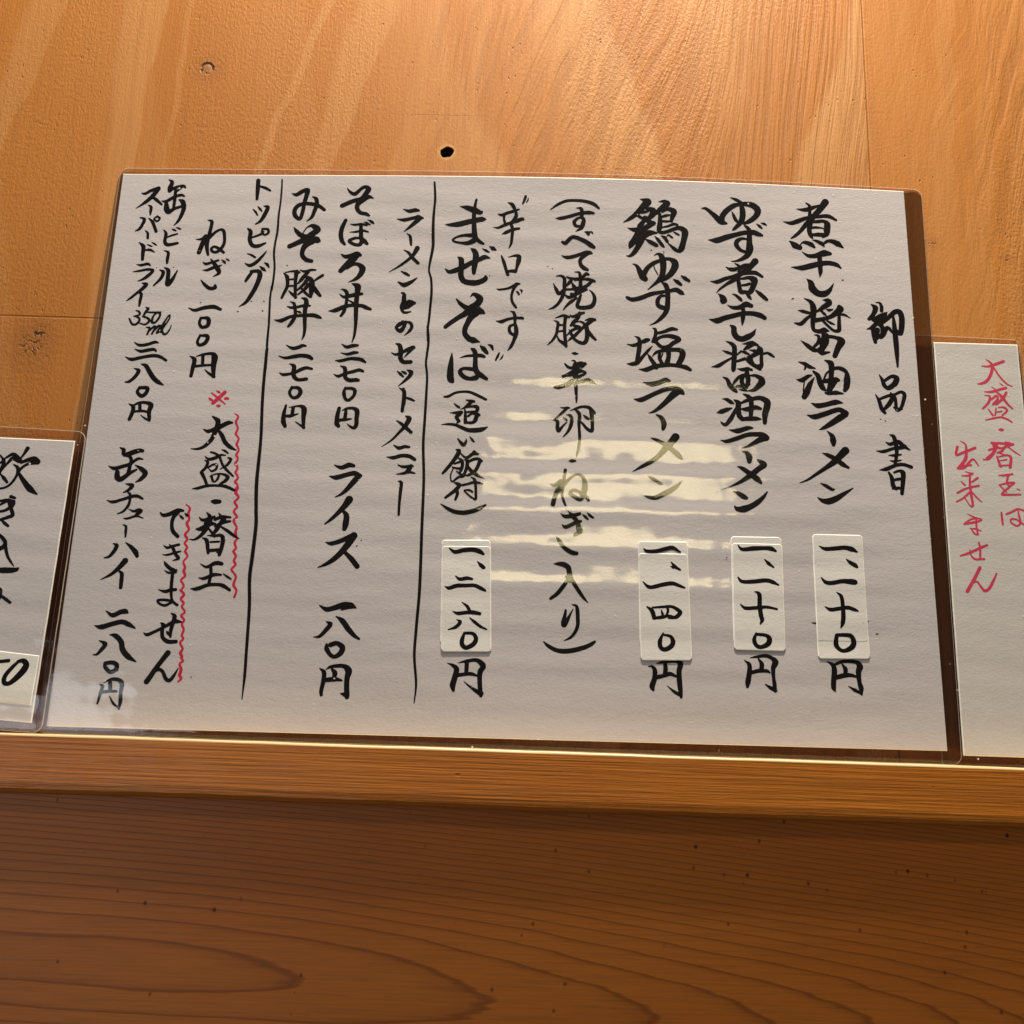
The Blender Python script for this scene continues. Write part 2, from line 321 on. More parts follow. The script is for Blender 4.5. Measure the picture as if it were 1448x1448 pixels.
INK={
'niboshi':('ink','3027,2652,5 3097,2647,39 3154,2655,53 3218,2685,36 3282,2709,20|3131,2729,13 3168,2693,33 3168,2625,33 3162,2542,46|3340,2751,73 3286,2671,63 3227,2600,59 3181,2543,59 3122,2479,49 3057,2395,39 2999,2339,32 2958,2310,13|2880,2499,5 2960,2486,42 3030,2509,52 3125,2551,39 3226,2569,33 3358,2586,46 3444,2545,26|3173,2502,46 3154,2420,52 3165,2359,46 3185,2319,16|3180,2509,26 3255,2519,39 3312,2525,33 3348,2490,66 3342,2421,72 3336,2373,49 3291,2332,10|3177,2441,26 3227,2449,29 3302,2443,13|3186,2360,33 3243,2366,46 3305,2365,46|2935,2275,6 2959,2266,26 2995,2231,71 3044,2209,58|3055,2243,10 3074,2264,16 3108,2269,39 3164,2251,55 3200,2219,26|3190,2299,10 3227,2291,32 3276,2266,45 3303,2236,19|3298,2263,26 3346,2296,33 3395,2294,49 3450,2270,65 3504,2228,16|3070,2160,5 3134,2118,39 3214,2122,52 3302,2155,74 3364,2151,39|2947,1981,5 3054,1975,58 3154,2002,64 3254,2032,58 3347,2043,52 3426,2026,48 3468,1990,19|3251,2113,48 3252,2019,52 3253,1939,45 3244,1878,6|3105,1849,6 3146,1810,58 3162,1744,80 3215,1693,70 3282,1689,70 3339,1731,45 3386,1812,6|3072,1629,10 3137,1592,44 3162,1520,67 3154,1408,54 3148,1330,44 3161,1278,38 3221,1267,50 3264,1281,63 3318,1273,6|3000,1495,5 3054,1484,38 3114,1469,32|3135,1447,25 3081,1399,38 3024,1345,44 2961,1353,13|3261,1619,6 3315,1614,51 3326,1585,64 3263,1536,51 3194,1485,19|3243,1496,25 3272,1464,32 3290,1449,13|3293,1518,6 3323,1506,32 3360,1517,16|3428,1555,32 3439,1523,76 3400,1482,63 3337,1434,44 3251,1405,44 3178,1389,50 3159,1369,19|3418,1459,19 3478,1461,29 3541,1427,6|3426,1450,32 3421,1351,41 3415,1286,44 3366,1278,31 3314,1322,28 3256,1385,28|3299,1387,19 3340,1362,28 3370,1350,16|3017,1160,5 3081,1107,44 3140,1063,50 3188,1058,37 3237,1099,44|3159,1226,6 3200,1214,31 3198,1149,38 3140,1083,25|3257,1274,38 3247,1183,44 3226,1118,38|3286,1230,38 3282,1152,50 3236,1073,50|3285,1217,38 3387,1200,38 3433,1163,82 3400,1097,63 3359,1000,50|3193,1037,19 3234,1027,50 3307,1039,16|2987,922,9 3049,902,43 3096,871,43 3152,856,12|3054,876,25 3047,850,19 3035,834,3|2956,730,7 3012,725,49 3074,768,37 3113,779,12|3035,710,12 3019,608,12|3139,757,6 3094,686,49 3054,596,68 3028,545,55|3133,821,25 3175,777,49 3196,701,59 3217,651,55 3243,623,25|3252,949,9 3313,916,62 3316,845,56 3308,749,49 3304,717,49 3275,621,37|3220,715,37 3304,730,56 3358,738,56 3388,735,25|3357,718,31 3299,628,31|3236,741,19 3260,799,19 3297,832,19 3371,866,37 3430,855,47 3470,817,37 3472,747,68 3462,670,62 3442,625,37|3244,595,18 3274,589,37 3351,598,46 3422,590,15|3094,480,6 3161,453,55 3244,468,49 3346,496,55 3414,489,9|3047,350,6 3120,333,55 3228,367,52 3360,415,49 3412,397,55 3440,373,55 3373,327,67 3281,262,55 3209,217,36 3166,197,9|3239,185,6 3287,133,48 3296,84,63 3297,40,36|3413,-18,78 3352,-81,66 3296,-138,63 3211,-202,42 3103,-278,30 3019,-335,21 2945,-366,6|3184,-49,6 3241,-72,42 3309,-107,48 3377,-161,51 3433,-196,24|3148,-365,6 3202,-391,36 3258,-426,30 3281,-425,15|3115,-514,9 3160,-543,41 3217,-550,65 3293,-521,59 3371,-471,41 3467,-408,9'),
'yuzuniboshi':('ink','2018,2616,10 2062,2615,32 2129,2560,45 2209,2482,71 2240,2463,52 2274,2454,26|2228,2476,58 2235,2537,58 2279,2599,58 2349,2656,55 2412,2679,39|2325,2753,7 2381,2732,36 2437,2700,33|2424,2686,39 2487,2686,55 2561,2672,68 2610,2620,72 2590,2551,58 2520,2488,49 2457,2458,26|2437,2680,46 2450,2593,62 2443,2511,62 2414,2456,52 2357,2394,32 2338,2376,6|2335,2595,6 2356,2542,32 2377,2495,36 2408,2463,26|2597,2460,10 2627,2435,32 2649,2412,19|2641,2472,6 2675,2464,29 2699,2451,13|2082,2260,6 2169,2256,64 2268,2293,61 2368,2327,52 2467,2354,48 2554,2361,58 2610,2343,52 2650,2331,26|2475,2432,26 2512,2393,45 2516,2313,55 2514,2239,61 2516,2172,80 2493,2104,61 2436,2056,42 2374,2030,22 2319,2025,6|2491,2281,23 2435,2286,32 2385,2254,48 2378,2207,48 2420,2155,35 2469,2137,32|2263,1957,5 2317,1932,45 2385,1941,45 2459,1977,51 2509,1992,32|2355,2003,8 2398,1975,32 2410,1949,32|2571,2034,70 2527,1979,58 2477,1924,57 2408,1882,57 2352,1822,51 2259,1759,29 2197,1707,22 2157,1663,5|2397,1948,26 2402,1895,38|2098,1792,5 2168,1787,44 2248,1823,41 2334,1852,38 2445,1892,45 2556,1903,48 2604,1884,38 2641,1859,26|2383,1831,32 2394,1778,44 2402,1719,44 2416,1683,51 2471,1682,38 2520,1683,38|2401,1825,19 2456,1836,32 2499,1844,38 2554,1820,76 2546,1757,57 2520,1697,57 2507,1670,32|2424,1756,19 2461,1761,29 2504,1775,32|2178,1656,6 2220,1615,57 2231,1583,76 2219,1553,25|2321,1657,6 2360,1642,28 2399,1607,38 2417,1585,25|2476,1656,25 2497,1630,38 2515,1604,19|2572,1702,19 2611,1667,44 2658,1622,44 2679,1603,32|2270,1531,5 2327,1504,38 2400,1509,50 2462,1544,63 2516,1529,44|2079,1369,5 2161,1355,63 2240,1387,53 2337,1416,50 2429,1441,47 2526,1444,50 2604,1427,57 2652,1399,44|2424,1510,38 2435,1464,44 2428,1399,47 2424,1353,31 2418,1311,9|2299,1307,16 2331,1279,56 2333,1227,59 2362,1176,62 2416,1159,62 2477,1186,63 2526,1220,44 2558,1273,6|2247,1128,6 2300,1107,37 2330,1072,50 2333,1015,50 2326,925,53 2318,835,49 2315,812,34|2209,1027,5 2256,1009,31 2304,994,28|2303,950,19 2230,903,31 2163,859,43 2094,845,6|2415,1104,6 2475,1112,37 2517,1116,50 2571,1095,25|2517,1103,50 2468,1070,44 2431,1043,19|2358,983,16 2401,1026,19|2404,1023,16 2442,1011,34 2478,993,19|2485,1041,6 2527,1033,28 2545,1046,12|2582,1073,31 2593,1041,68 2544,995,50 2483,961,37 2410,933,31 2356,913,25|2604,996,25 2665,1011,25 2700,996,34 2735,971,19|2611,1035,31 2605,932,37 2606,875,37 2584,839,37|2453,941,37 2493,904,50 2529,873,43 2587,833,34|2501,961,31 2512,917,25 2541,879,15 2588,874,31 2607,894,31|2357,831,6 2408,823,37 2462,834,37 2503,822,25|2456,827,37 2454,770,52 2465,719,49 2457,662,43|2208,735,9 2250,714,34 2278,651,49 2319,608,49 2342,583,25|2308,658,15 2333,697,31 2382,749,31 2448,776,19|2490,761,19 2543,760,34 2596,729,55 2601,691,74 2564,646,55 2521,607,37 2467,596,12|2412,756,43 2398,692,43 2421,642,43|2319,636,6 2361,640,34 2409,645,31 2445,643,25 2475,663,15 2481,666,12|2415,636,18 2444,636,37|2369,606,6 2414,607,34 2449,595,18|2197,503,6 2245,495,37 2280,471,43 2312,453,12|2138,351,6 2188,365,49 2242,388,43 2290,405,12|2350,425,31 2312,355,37 2275,286,46 2227,228,36 2192,240,24 2177,258,6|2316,494,12 2357,463,55 2355,401,55 2365,326,52 2399,289,43|2413,560,12 2459,536,43 2485,505,49 2489,442,49 2484,379,49 2480,316,37|2392,464,24 2446,491,37 2524,515,43 2589,520,49 2648,484,67 2646,427,67 2625,351,61 2619,257,39|2390,398,18 2444,397,49 2527,418,49 2580,406,31|2387,289,36 2464,297,49 2535,299,43 2582,294,12|2258,173,6 2343,163,54 2444,196,45 2494,198,18|2170,60,5 2228,49,39 2317,77,45 2436,123,45 2524,132,48 2595,127,54 2635,94,48 2575,80,60 2492,32,39 2432,-1,21 2376,-20,5|2378,-49,6 2430,-69,42 2452,-111,66 2451,-157,42|2533,-137,18 2573,-163,48 2596,-187,60 2548,-225,54 2482,-282,57 2422,-326,48 2357,-370,33 2257,-422,15 2175,-453,5|2330,-210,6 2379,-230,42 2453,-283,54 2521,-336,60 2560,-377,24|2284,-472,9 2336,-492,44 2381,-521,53 2410,-535,35|2289,-620,9 2320,-652,47 2383,-650,71 2453,-621,56 2518,-578,53 2578,-522,35 2618,-467,12'),
'toriyuzu':('ink','1364,2703,5 1411,2689,45 1442,2670,84 1399,2622,71 1337,2546,55 1257,2477,39 1192,2435,10|1436,2596,39 1498,2578,64 1498,2538,71 1461,2490,45 1424,2469,39|1368,2541,13 1417,2556,32 1448,2563,19|1343,2513,32 1380,2488,32 1417,2475,32|1417,2489,51 1467,2443,51 1516,2432,32 1449,2396,58 1399,2361,64 1350,2353,58 1294,2352,45 1235,2370,5|1399,2448,45 1362,2394,58|1337,2326,45 1313,2259,58 1276,2192,64 1258,2151,26|1270,2185,38 1350,2233,58 1412,2288,64 1467,2320,64 1541,2322,19|1399,2328,71 1381,2248,70 1350,2174,58 1301,2093,48 1258,2055,29 1222,2056,5|1424,2246,13 1473,2217,45 1529,2186,45 1547,2173,19|1560,2677,6 1616,2683,39 1647,2657,71 1597,2615,52 1548,2560,45 1535,2539,26|1597,2568,32 1647,2596,39 1690,2591,52 1721,2565,65 1702,2498,45 1696,2457,26|1572,2534,32 1575,2460,48 1569,2387,58 1563,2346,39 1597,2327,38 1658,2343,39 1720,2371,39 1770,2386,45 1819,2368,58 1838,2328,71 1821,2235,58 1799,2154,64 1768,2123,38 1719,2152,38 1658,2210,10|1597,2508,26 1640,2523,32 1678,2530,16|1597,2458,26 1646,2456,26 1690,2461,19|1603,2388,16 1659,2403,26 1721,2428,32 1758,2419,23|1584,2290,6 1621,2272,38 1649,2229,35|1643,2282,6 1665,2300,22 1701,2274,22|1720,2338,10 1745,2322,26 1773,2306,19|1519,2285,6 1553,2246,35 1590,2194,38 1615,2165,19|1289,1967,6 1332,1942,32 1363,1883,57 1394,1825,76 1418,1799,57|1406,1858,57 1449,1932,48 1510,1980,45 1565,2008,38|1513,2066,6 1547,2087,19 1584,2068,51 1602,2016,70 1608,1930,64 1595,1844,57 1571,1798,57 1528,1756,32 1448,1682,9|1614,2029,38 1676,2031,38 1725,1999,70 1730,1947,76 1693,1873,64 1638,1819,51 1595,1798,51|1504,1993,5 1516,1921,10 1552,1849,10|1486,2128,5 1479,2124,8|1613,2115,6 1615,2089,5|1415,1806,38 1430,1800,32|1717,1800,13 1754,1775,44 1790,1746,32|1797,1842,16 1834,1816,44 1873,1791,32|1589,1767,9 1632,1735,51 1653,1663,51 1652,1565,50 1646,1487,57 1624,1421,47 1575,1361,38 1521,1314,22 1466,1287,5|1230,1586,32 1284,1565,47 1369,1584,50 1479,1632,47 1601,1659,38 1674,1674,38 1741,1686,51 1790,1658,51 1823,1636,9|1625,1617,25 1582,1612,32 1549,1569,44 1552,1510,44 1594,1485,50 1630,1480,38|1309,1160,5 1351,1138,31 1360,1081,47 1354,1010,47 1339,920,43 1327,868,37|1231,1071,5 1303,1060,37 1387,1101,37 1429,1127,31 1457,1122,25 1405,1095,25|1234,856,9 1285,854,43 1339,875,49 1399,947,31 1447,1006,31 1492,1058,5|1496,1255,9 1523,1240,31 1523,1175,37 1502,1116,37 1490,1103,19|1538,1201,31 1605,1216,34 1689,1251,44 1744,1246,25|1520,1104,37 1562,1150,31 1628,1171,37 1701,1167,50 1767,1137,44 1706,1096,44 1658,1056,44 1592,1048,37 1538,1092,37 1508,1130,25|1591,1029,12 1615,1023,12|1441,974,6 1471,923,37 1507,867,46 1530,822,43|1489,943,6 1531,989,31 1603,1010,37 1688,1022,40 1766,1021,47 1801,990,62 1789,932,62 1758,867,56|1567,983,31 1564,926,37 1590,869,37|1597,978,12 1582,926,9 1579,888,6|1657,1005,50 1657,941,46 1638,864,56|1354,799,5 1429,797,49 1518,835,49 1614,850,43 1686,855,40 1782,845,43 1835,831,49 1877,806,31|1398,660,5 1482,643,52 1565,664,49 1625,691,49 1661,680,31|1300,477,5 1374,470,52 1505,536,46 1624,590,46 1725,605,49 1773,575,61 1802,550,31|1755,574,67 1701,535,74 1641,470,55 1563,393,43 1504,348,27 1450,330,5|1527,314,12 1574,287,43 1603,231,55 1600,188,48 1594,162,30|1719,83,79 1665,10,69 1618,-41,66 1547,-123,48 1476,-180,45 1382,-237,36 1289,-292,6|1472,64,7 1525,44,36 1595,8,42 1665,-39,48 1740,-105,54 1777,-147,24|1440,-337,6 1486,-363,39 1544,-398,36 1573,-415,24|1404,-541,12 1450,-555,32 1514,-556,47 1590,-518,53 1660,-480,53 1718,-436,42 1777,-379,6'),
'subete':('ink','416,2556,7 496,2619,31 589,2662,31 696,2668,31 791,2659,38 872,2632,42 926,2586,24|475,2462,6 525,2461,38 619,2485,38 739,2524,35 826,2533,42 873,2527,24|691,2583,7 738,2578,31 749,2542,42 749,2484,38 770,2449,38 761,2398,49 741,2354,42 688,2317,7|746,2477,24 706,2465,28 670,2424,38 687,2381,35 727,2375,28|782,2315,7 815,2302,42 822,2284,28|829,2313,17 855,2314,17 865,2299,17|550,2191,28 583,2181,42 629,2232,42 662,2251,42 716,2238,45 797,2200,48 850,2162,52 881,2142,35|543,2039,6 599,2020,41 666,2032,41 738,2059,38 798,2082,41 838,2080,41 858,2073,21|831,2076,35 779,2042,41 739,1995,38 747,1938,41 780,1903,48 814,1886,34|494,1807,10 546,1808,25 577,1779,35 578,1720,38 576,1641,38 556,1569,38 520,1503,31 473,1456,28 419,1432,6|462,1724,5 493,1659,35 519,1614,41 549,1628,38 585,1674,25|601,1799,16 644,1778,32 638,1748,38 590,1694,25|683,1857,6 728,1852,25 741,1810,35 745,1751,38 743,1698,38 713,1632,57|601,1799,13 674,1782,25 748,1790,28 802,1837,38 827,1831,25|687,1769,25 778,1778,25 821,1779,35 870,1764,38 892,1758,25|858,1753,32 810,1706,38 749,1679,38 676,1670,32|657,1735,13 676,1696,38 713,1645,57|591,1658,25 652,1663,25 713,1671,51 810,1664,25|580,1602,13 629,1571,38 689,1605,44 750,1639,38 810,1664,25|653,1611,32 689,1585,38|708,1566,19 654,1526,38 606,1479,25 570,1429,9|750,1600,25 733,1547,38 715,1488,38 734,1463,41 794,1461,44 861,1479,47 891,1532,41 890,1591,35 865,1636,19 838,1661,6|493,1340,9 571,1368,31 632,1353,25|596,1362,38 588,1271,34 589,1174,34 600,1077,37 607,1026,25|478,1313,6 518,1288,31 513,1224,31 505,1165,31 467,1093,25 417,1041,9|513,1262,19 573,1264,22|520,1191,19 574,1199,22|512,1140,12 533,1095,25 576,1064,37 607,1033,31|638,1379,6 674,1360,31 741,1391,31 783,1405,25|741,1398,38 717,1339,38 681,1299,44 652,1259,25|711,1300,9 754,1307,19 796,1276,31 809,1244,50|796,1321,6 850,1336,34 899,1331,31|875,1330,44 815,1277,44 767,1230,31 695,1151,37 648,1111,25 624,1085,6|688,1260,31 736,1242,44 706,1229,31 658,1201,31 611,1149,12|634,1217,6 659,1163,31 684,1118,28 732,1081,34 781,1069,40 811,1096,44 822,1167,47 815,1244,44|827,1212,31 864,1155,37 907,1111,25|668,956,10 697,954,34 730,951,10|663,873,7 695,871,20 709,802,40 703,726,60 711,643,40 715,547,33 720,459,23 719,421,10|595,840,13 625,806,30 664,794,33 696,815,27|696,829,40 760,845,47 812,839,20|799,842,40 748,796,40 684,753,47 619,717,33 581,698,27|574,705,20 645,717,33 697,732,40 761,762,33 810,742,20 749,706,33 672,656,40 595,606,40 499,583,27|499,583,27 544,584,40 672,629,33 775,652,33 833,667,40 879,648,30 914,628,5|560,363,7 612,360,26 647,361,17|631,364,26 580,312,30 498,232,13|492,232,13 530,216,33 532,148,39 545,115,36 582,163,23 627,212,10|588,255,7 607,245,26 623,232,20|622,289,7 658,280,33 674,240,36 665,172,36 634,104,26 591,52,10|657,334,5 727,363,26 785,379,26 849,370,36 894,320,40 914,307,7|702,349,13 741,316,36 754,276,36 748,208,33 752,120,26 755,33,25|869,333,40 879,259,40 883,191,33 877,124,36 832,143,33 787,196,23 754,229,13|792,290,10 821,264,33 844,251,26|753,116,30 756,35,29 747,-52,29 735,-113,23 729,-153,8|657,-198,16 685,-197,36 717,-196,19|617,-295,32 608,-368,29 591,-487,35 589,-553,22 606,-617,26 625,-662,19|468,-441,5 509,-456,32 571,-409,32 590,-415,19|578,-435,32 535,-521,42 511,-600,45 500,-653,45|542,-544,16 591,-467,39 647,-400,32 703,-352,23 753,-341,23 798,-376,35 814,-448,58 805,-514,58 787,-567,51 762,-594,45 712,-569,38 667,-537,32 692,-504,32 742,-509,32 780,-541,32 831,-572,38 850,-604,26|648,-717,6 683,-752,32 708,-783,44 739,-815,38 752,-853,44 772,-917,51|579,-745,5 620,-773,38 695,-764,44 764,-743,32|792,-749,6 820,-771,29 845,-796,19|838,-728,6 864,-757,29 895,-778,22|593,-858,10 628,-880,38 684,-856,38 733,-829,38 777,-818,25|746,-854,32 753,-892,44 766,-924,51 728,-951,38 710,-971,13|543,-985,13 568,-1019,38 600,-1069,38 650,-1112,44 700,-1137,44 737,-1142,38|519,-1252,5 565,-1251,37 615,-1256,50 658,-1283,50 671,-1333,50 678,-1407,53|672,-1343,44 694,-1399,40 732,-1466,37 782,-1540,34 819,-1589,25 854,-1625,5|626,-1369,6 645,-1381,22 663,-1393,31 615,-1469,40 555,-1546,37 495,-1594,28|640,-1705,21 634,-1754,31 620,-1816,43 627,-1846,49 656,-1803,37 686,-1740,18 713,-1690,5|700,-1649,6 740,-1659,25 753,-1702,37 757,-1775,37 757,-1849,34 731,-1917,30 689,-1967,24 629,-1998,5|435,-2013,9 478,-2051,33 552,-2089,39 630,-2099,45 721,-2087,45 823,-2057,42 889,-2025,36 922,-2000,21'),
'karakuchi':('ink','151,2705,26 140,2664,29 122,2617,16|180,2682,10 174,2658,14 159,2632,8|-36,2627,6 8,2608,39 30,2575,39 44,2542,26|-132,2492,13 -94,2485,32 -33,2510,32 28,2531,32 84,2553,16|-72,2473,26 -71,2432,23 -58,2392,26|54,2512,32 55,2475,39 31,2428,39 1,2394,32|-180,2342,5 -127,2338,26 -60,2372,35 13,2401,32 68,2422,45 117,2443,39 136,2436,19|8,2374,32 22,2321,35 18,2241,32 11,2161,26 -10,2112,10|-88,2265,6 -45,2286,38 16,2317,35 89,2335,26|-87,2022,13 -61,1954,35 -33,1862,32 -14,1809,32|-13,2008,5 54,2026,26 97,2017,45 93,1964,51 79,1897,32 65,1838,22|-27,1842,25 22,1850,35 65,1851,38|-122,1647,9 -94,1641,22 -9,1656,25 51,1687,32 81,1708,32 111,1708,19|87,1708,32 52,1654,32 32,1582,25 37,1517,28 60,1472,28 82,1443,22|77,1626,6 95,1613,25 108,1590,19|116,1646,6 135,1633,22 135,1607,6|25,1402,5 59,1387,31 75,1335,34 74,1277,28 88,1212,44 89,1154,47 67,1076,34 39,1011,31 7,969,7|-120,1292,6 -66,1286,41 0,1314,31 72,1329,28 145,1330,31 154,1321,19|62,1257,25 21,1230,31 25,1172,34 72,1134,31|-80,941,12 -96,899,22 -110,857,12|-37,919,9 -51,887,15 -71,861,6'),
'mazesoba':('ink','-370,2655,23 -380,2601,29 -390,2507,39 -390,2440,45 -384,2339,51 -374,2246,58 -355,2206,45 -316,2174,38 -282,2154,26|-541,2575,5 -466,2560,52 -384,2531,71 -327,2508,45 -309,2515,26|-691,2364,5 -626,2362,42 -552,2370,61 -460,2395,61 -368,2420,58 -306,2431,58 -269,2432,19|-387,2246,51 -486,2244,32 -559,2226,22 -601,2195,22 -582,2172,22 -513,2160,26 -445,2158,45 -385,2186,58|-412,2099,6 -375,2073,51 -355,2027,64 -358,1954,64 -368,1874,54 -369,1821,38|-289,2098,6 -252,2079,29 -220,2059,16|-216,2126,6 -179,2103,45 -150,2087,19|-668,1861,10 -630,1829,38 -569,1843,54 -491,1878,57 -400,1933,51 -316,1974,51 -261,2002,54 -206,1990,10|-541,1996,13 -506,1964,57 -503,1871,57 -502,1785,57 -467,1727,57 -374,1709,63 -301,1724,57 -247,1758,51 -248,1788,19|-542,1529,9 -500,1478,38 -450,1440,50 -394,1415,69|-396,1552,6 -364,1583,32 -320,1561,57 -295,1528,69 -323,1475,69 -383,1428,76 -441,1368,63 -512,1321,50 -589,1261,47 -641,1214,41|-298,1430,25 -272,1392,50 -241,1373,13|-394,1415,63 -333,1397,69 -278,1385,44|-320,1371,50 -379,1331,69 -413,1265,56 -438,1200,53 -436,1141,53 -395,1091,59 -346,1072,65 -279,1055,6|-274,1013,12 -240,982,50 -209,944,40 -193,928,12|-196,1028,6 -160,1013,34 -144,975,19|-76,941,12 -93,902,25 -113,860,15|-37,919,7 -51,890,15 -71,861,6|-563,926,9 -566,845,43 -571,756,62 -570,679,71 -563,641,68 -545,619,37|-480,876,5 -418,897,25 -346,905,31 -268,907,43 -231,895,31|-373,985,6 -342,966,44 -323,928,50 -320,852,46 -317,775,53 -297,724,56 -248,687,52 -199,654,34|-310,750,43 -383,760,37 -448,759,31 -471,720,46 -427,670,46 -367,653,40 -307,667,55 -290,693,37|-621,451,18 -580,457,28 -510,497,25 -433,511,25 -361,507,28 -277,471,31 -198,432,24|-403,423,5 -358,412,31 -316,407,24|-340,409,37 -374,371,37 -415,338,18 -450,322,6|-517,380,9 -487,355,24 -465,340,21|-555,281,5 -502,283,30 -437,294,24 -459,262,30 -488,242,37 -475,211,36 -457,193,21 -480,177,18|-635,152,5 -573,159,24 -502,154,30 -442,131,36 -370,102,42 -299,100,51 -229,111,48 -174,138,12|-415,338,12 -344,353,24 -297,354,37 -278,335,37 -295,297,37 -342,296,24 -395,292,18|-408,326,12 -400,257,30 -397,182,36|-397,182,24 -338,180,30 -303,197,36 -287,241,37|-370,251,24 -330,278,18 -270,267,37 -255,258,12|-282,266,43 -297,210,43|-467,9,9 -436,-31,30 -406,-55,39 -383,-23,24 -381,8,6|-347,31,9 -325,3,24 -304,-21,18|-480,-109,9 -450,-120,42 -466,-170,45 -510,-239,36 -565,-314,33 -601,-358,24|-431,-145,12 -395,-181,24 -359,-186,30 -308,-148,36 -261,-149,24|-297,-129,36 -279,-147,30|-453,-194,12 -417,-224,36 -409,-273,33 -424,-329,30|-491,-257,18 -439,-237,24|-507,-294,15 -460,-305,24 -413,-304,30|-501,-312,12 -519,-362,12 -520,-416,12 -501,-443,15 -445,-396,24 -404,-389,24|-465,-336,12 -429,-359,24 -399,-383,30 -377,-333,30 -362,-278,36 -364,-223,36 -394,-211,6|-358,-235,30 -294,-203,30 -248,-201,30 -218,-222,24|-235,-213,36 -256,-281,36 -289,-337,33 -341,-369,27 -375,-379,9|-368,-266,24 -319,-326,36 -265,-367,36 -182,-408,5|-489,-449,6 -448,-466,36 -430,-481,36 -468,-530,41 -519,-574,30 -564,-611,24|-457,-524,30 -447,-566,33 -464,-627,24|-401,-477,24 -349,-464,24 -280,-444,30 -204,-457,18|-317,-390,9 -281,-422,30 -269,-489,27 -264,-567,27 -265,-619,24 -303,-605,21 -357,-558,18 -381,-531,12 -335,-527,24 -299,-544,21|-604,-679,9 -542,-719,32 -465,-753,41 -372,-760,44 -281,-739,44 -212,-707,41 -164,-676,18'),
'ramentono':('ink','-1144,2537,7 -1079,2515,41 -1017,2527,45 -978,2523,24|-1203,2423,6 -1129,2412,41 -1021,2438,36 -983,2452,40 -932,2435,24|-966,2435,57 -1003,2392,49 -1063,2332,32 -1122,2281,6|-1090,2256,8 -1058,2232,28 -1048,2186,32 -1041,2127,20|-974,2091,52 -1009,2019,40 -1060,1960,32 -1149,1888,24 -1257,1817,5|-1112,2067,8 -1064,2039,28 -1007,1969,36 -958,1920,32|-1130,1826,10 -1083,1802,32 -1048,1782,24|-1156,1705,12 -1092,1673,52 -1025,1704,40 -962,1754,12|-1114,1586,12 -1086,1562,36 -1077,1457,39|-1089,1536,40 -1090,1487,40 -1110,1429,32 -1088,1372,28 -1054,1365,28 -1009,1376,12|-975,1473,32 -1029,1488,43 -1066,1463,32 -1095,1430,24|-990,1465,32 -1042,1431,47 -1079,1413,32|-1094,1270,12 -1056,1259,24 -1010,1252,31 -989,1212,35 -1009,1162,31 -1060,1111,6|-1056,1259,31 -1115,1233,47 -1151,1192,24 -1104,1160,47 -1069,1210,39 -1056,1251,31|-1142,1018,12 -1103,998,43 -1088,926,51 -1088,862,47 -1056,819,43 -981,820,39|-1182,916,8 -1135,897,27 -1069,927,35 -1011,960,39 -966,982,39 -951,978,23|-959,978,31 -1009,920,27 -1047,871,8|-1112,716,9 -1079,686,31 -1051,659,19|-1070,718,9 -1039,703,31 -1023,691,19|-1014,734,9 -972,709,46 -988,664,39 -1038,608,27 -1095,554,6|-1082,535,8 -1032,497,38 -1028,425,38 -1028,362,34|-1006,430,23 -968,419,27 -926,400,19|-1039,524,29 -1031,464,37 -1035,374,34 -1040,289,34|-996,430,19 -962,418,27 -924,402,15|-1005,236,8 -966,207,53 -999,132,43 -1052,66,29 -1131,-25,19 -1225,-96,5|-1091,182,8 -1047,155,29 -989,107,38 -940,64,34|-1105,-78,10 -1052,-106,38 -997,-90,33 -950,-93,24|-1165,-204,8 -1102,-210,38 -1020,-186,38 -945,-191,40 -888,-223,33|-1051,-284,9 -1004,-302,28 -949,-298,33 -903,-292,19|-921,-292,38 -942,-332,47 -973,-362,28|-1060,-381,8 -991,-370,28 -936,-356,28 -880,-367,14|-1040,-453,9 -1009,-469,33 -1011,-555,33 -1016,-679,26 -1016,-798,23'),
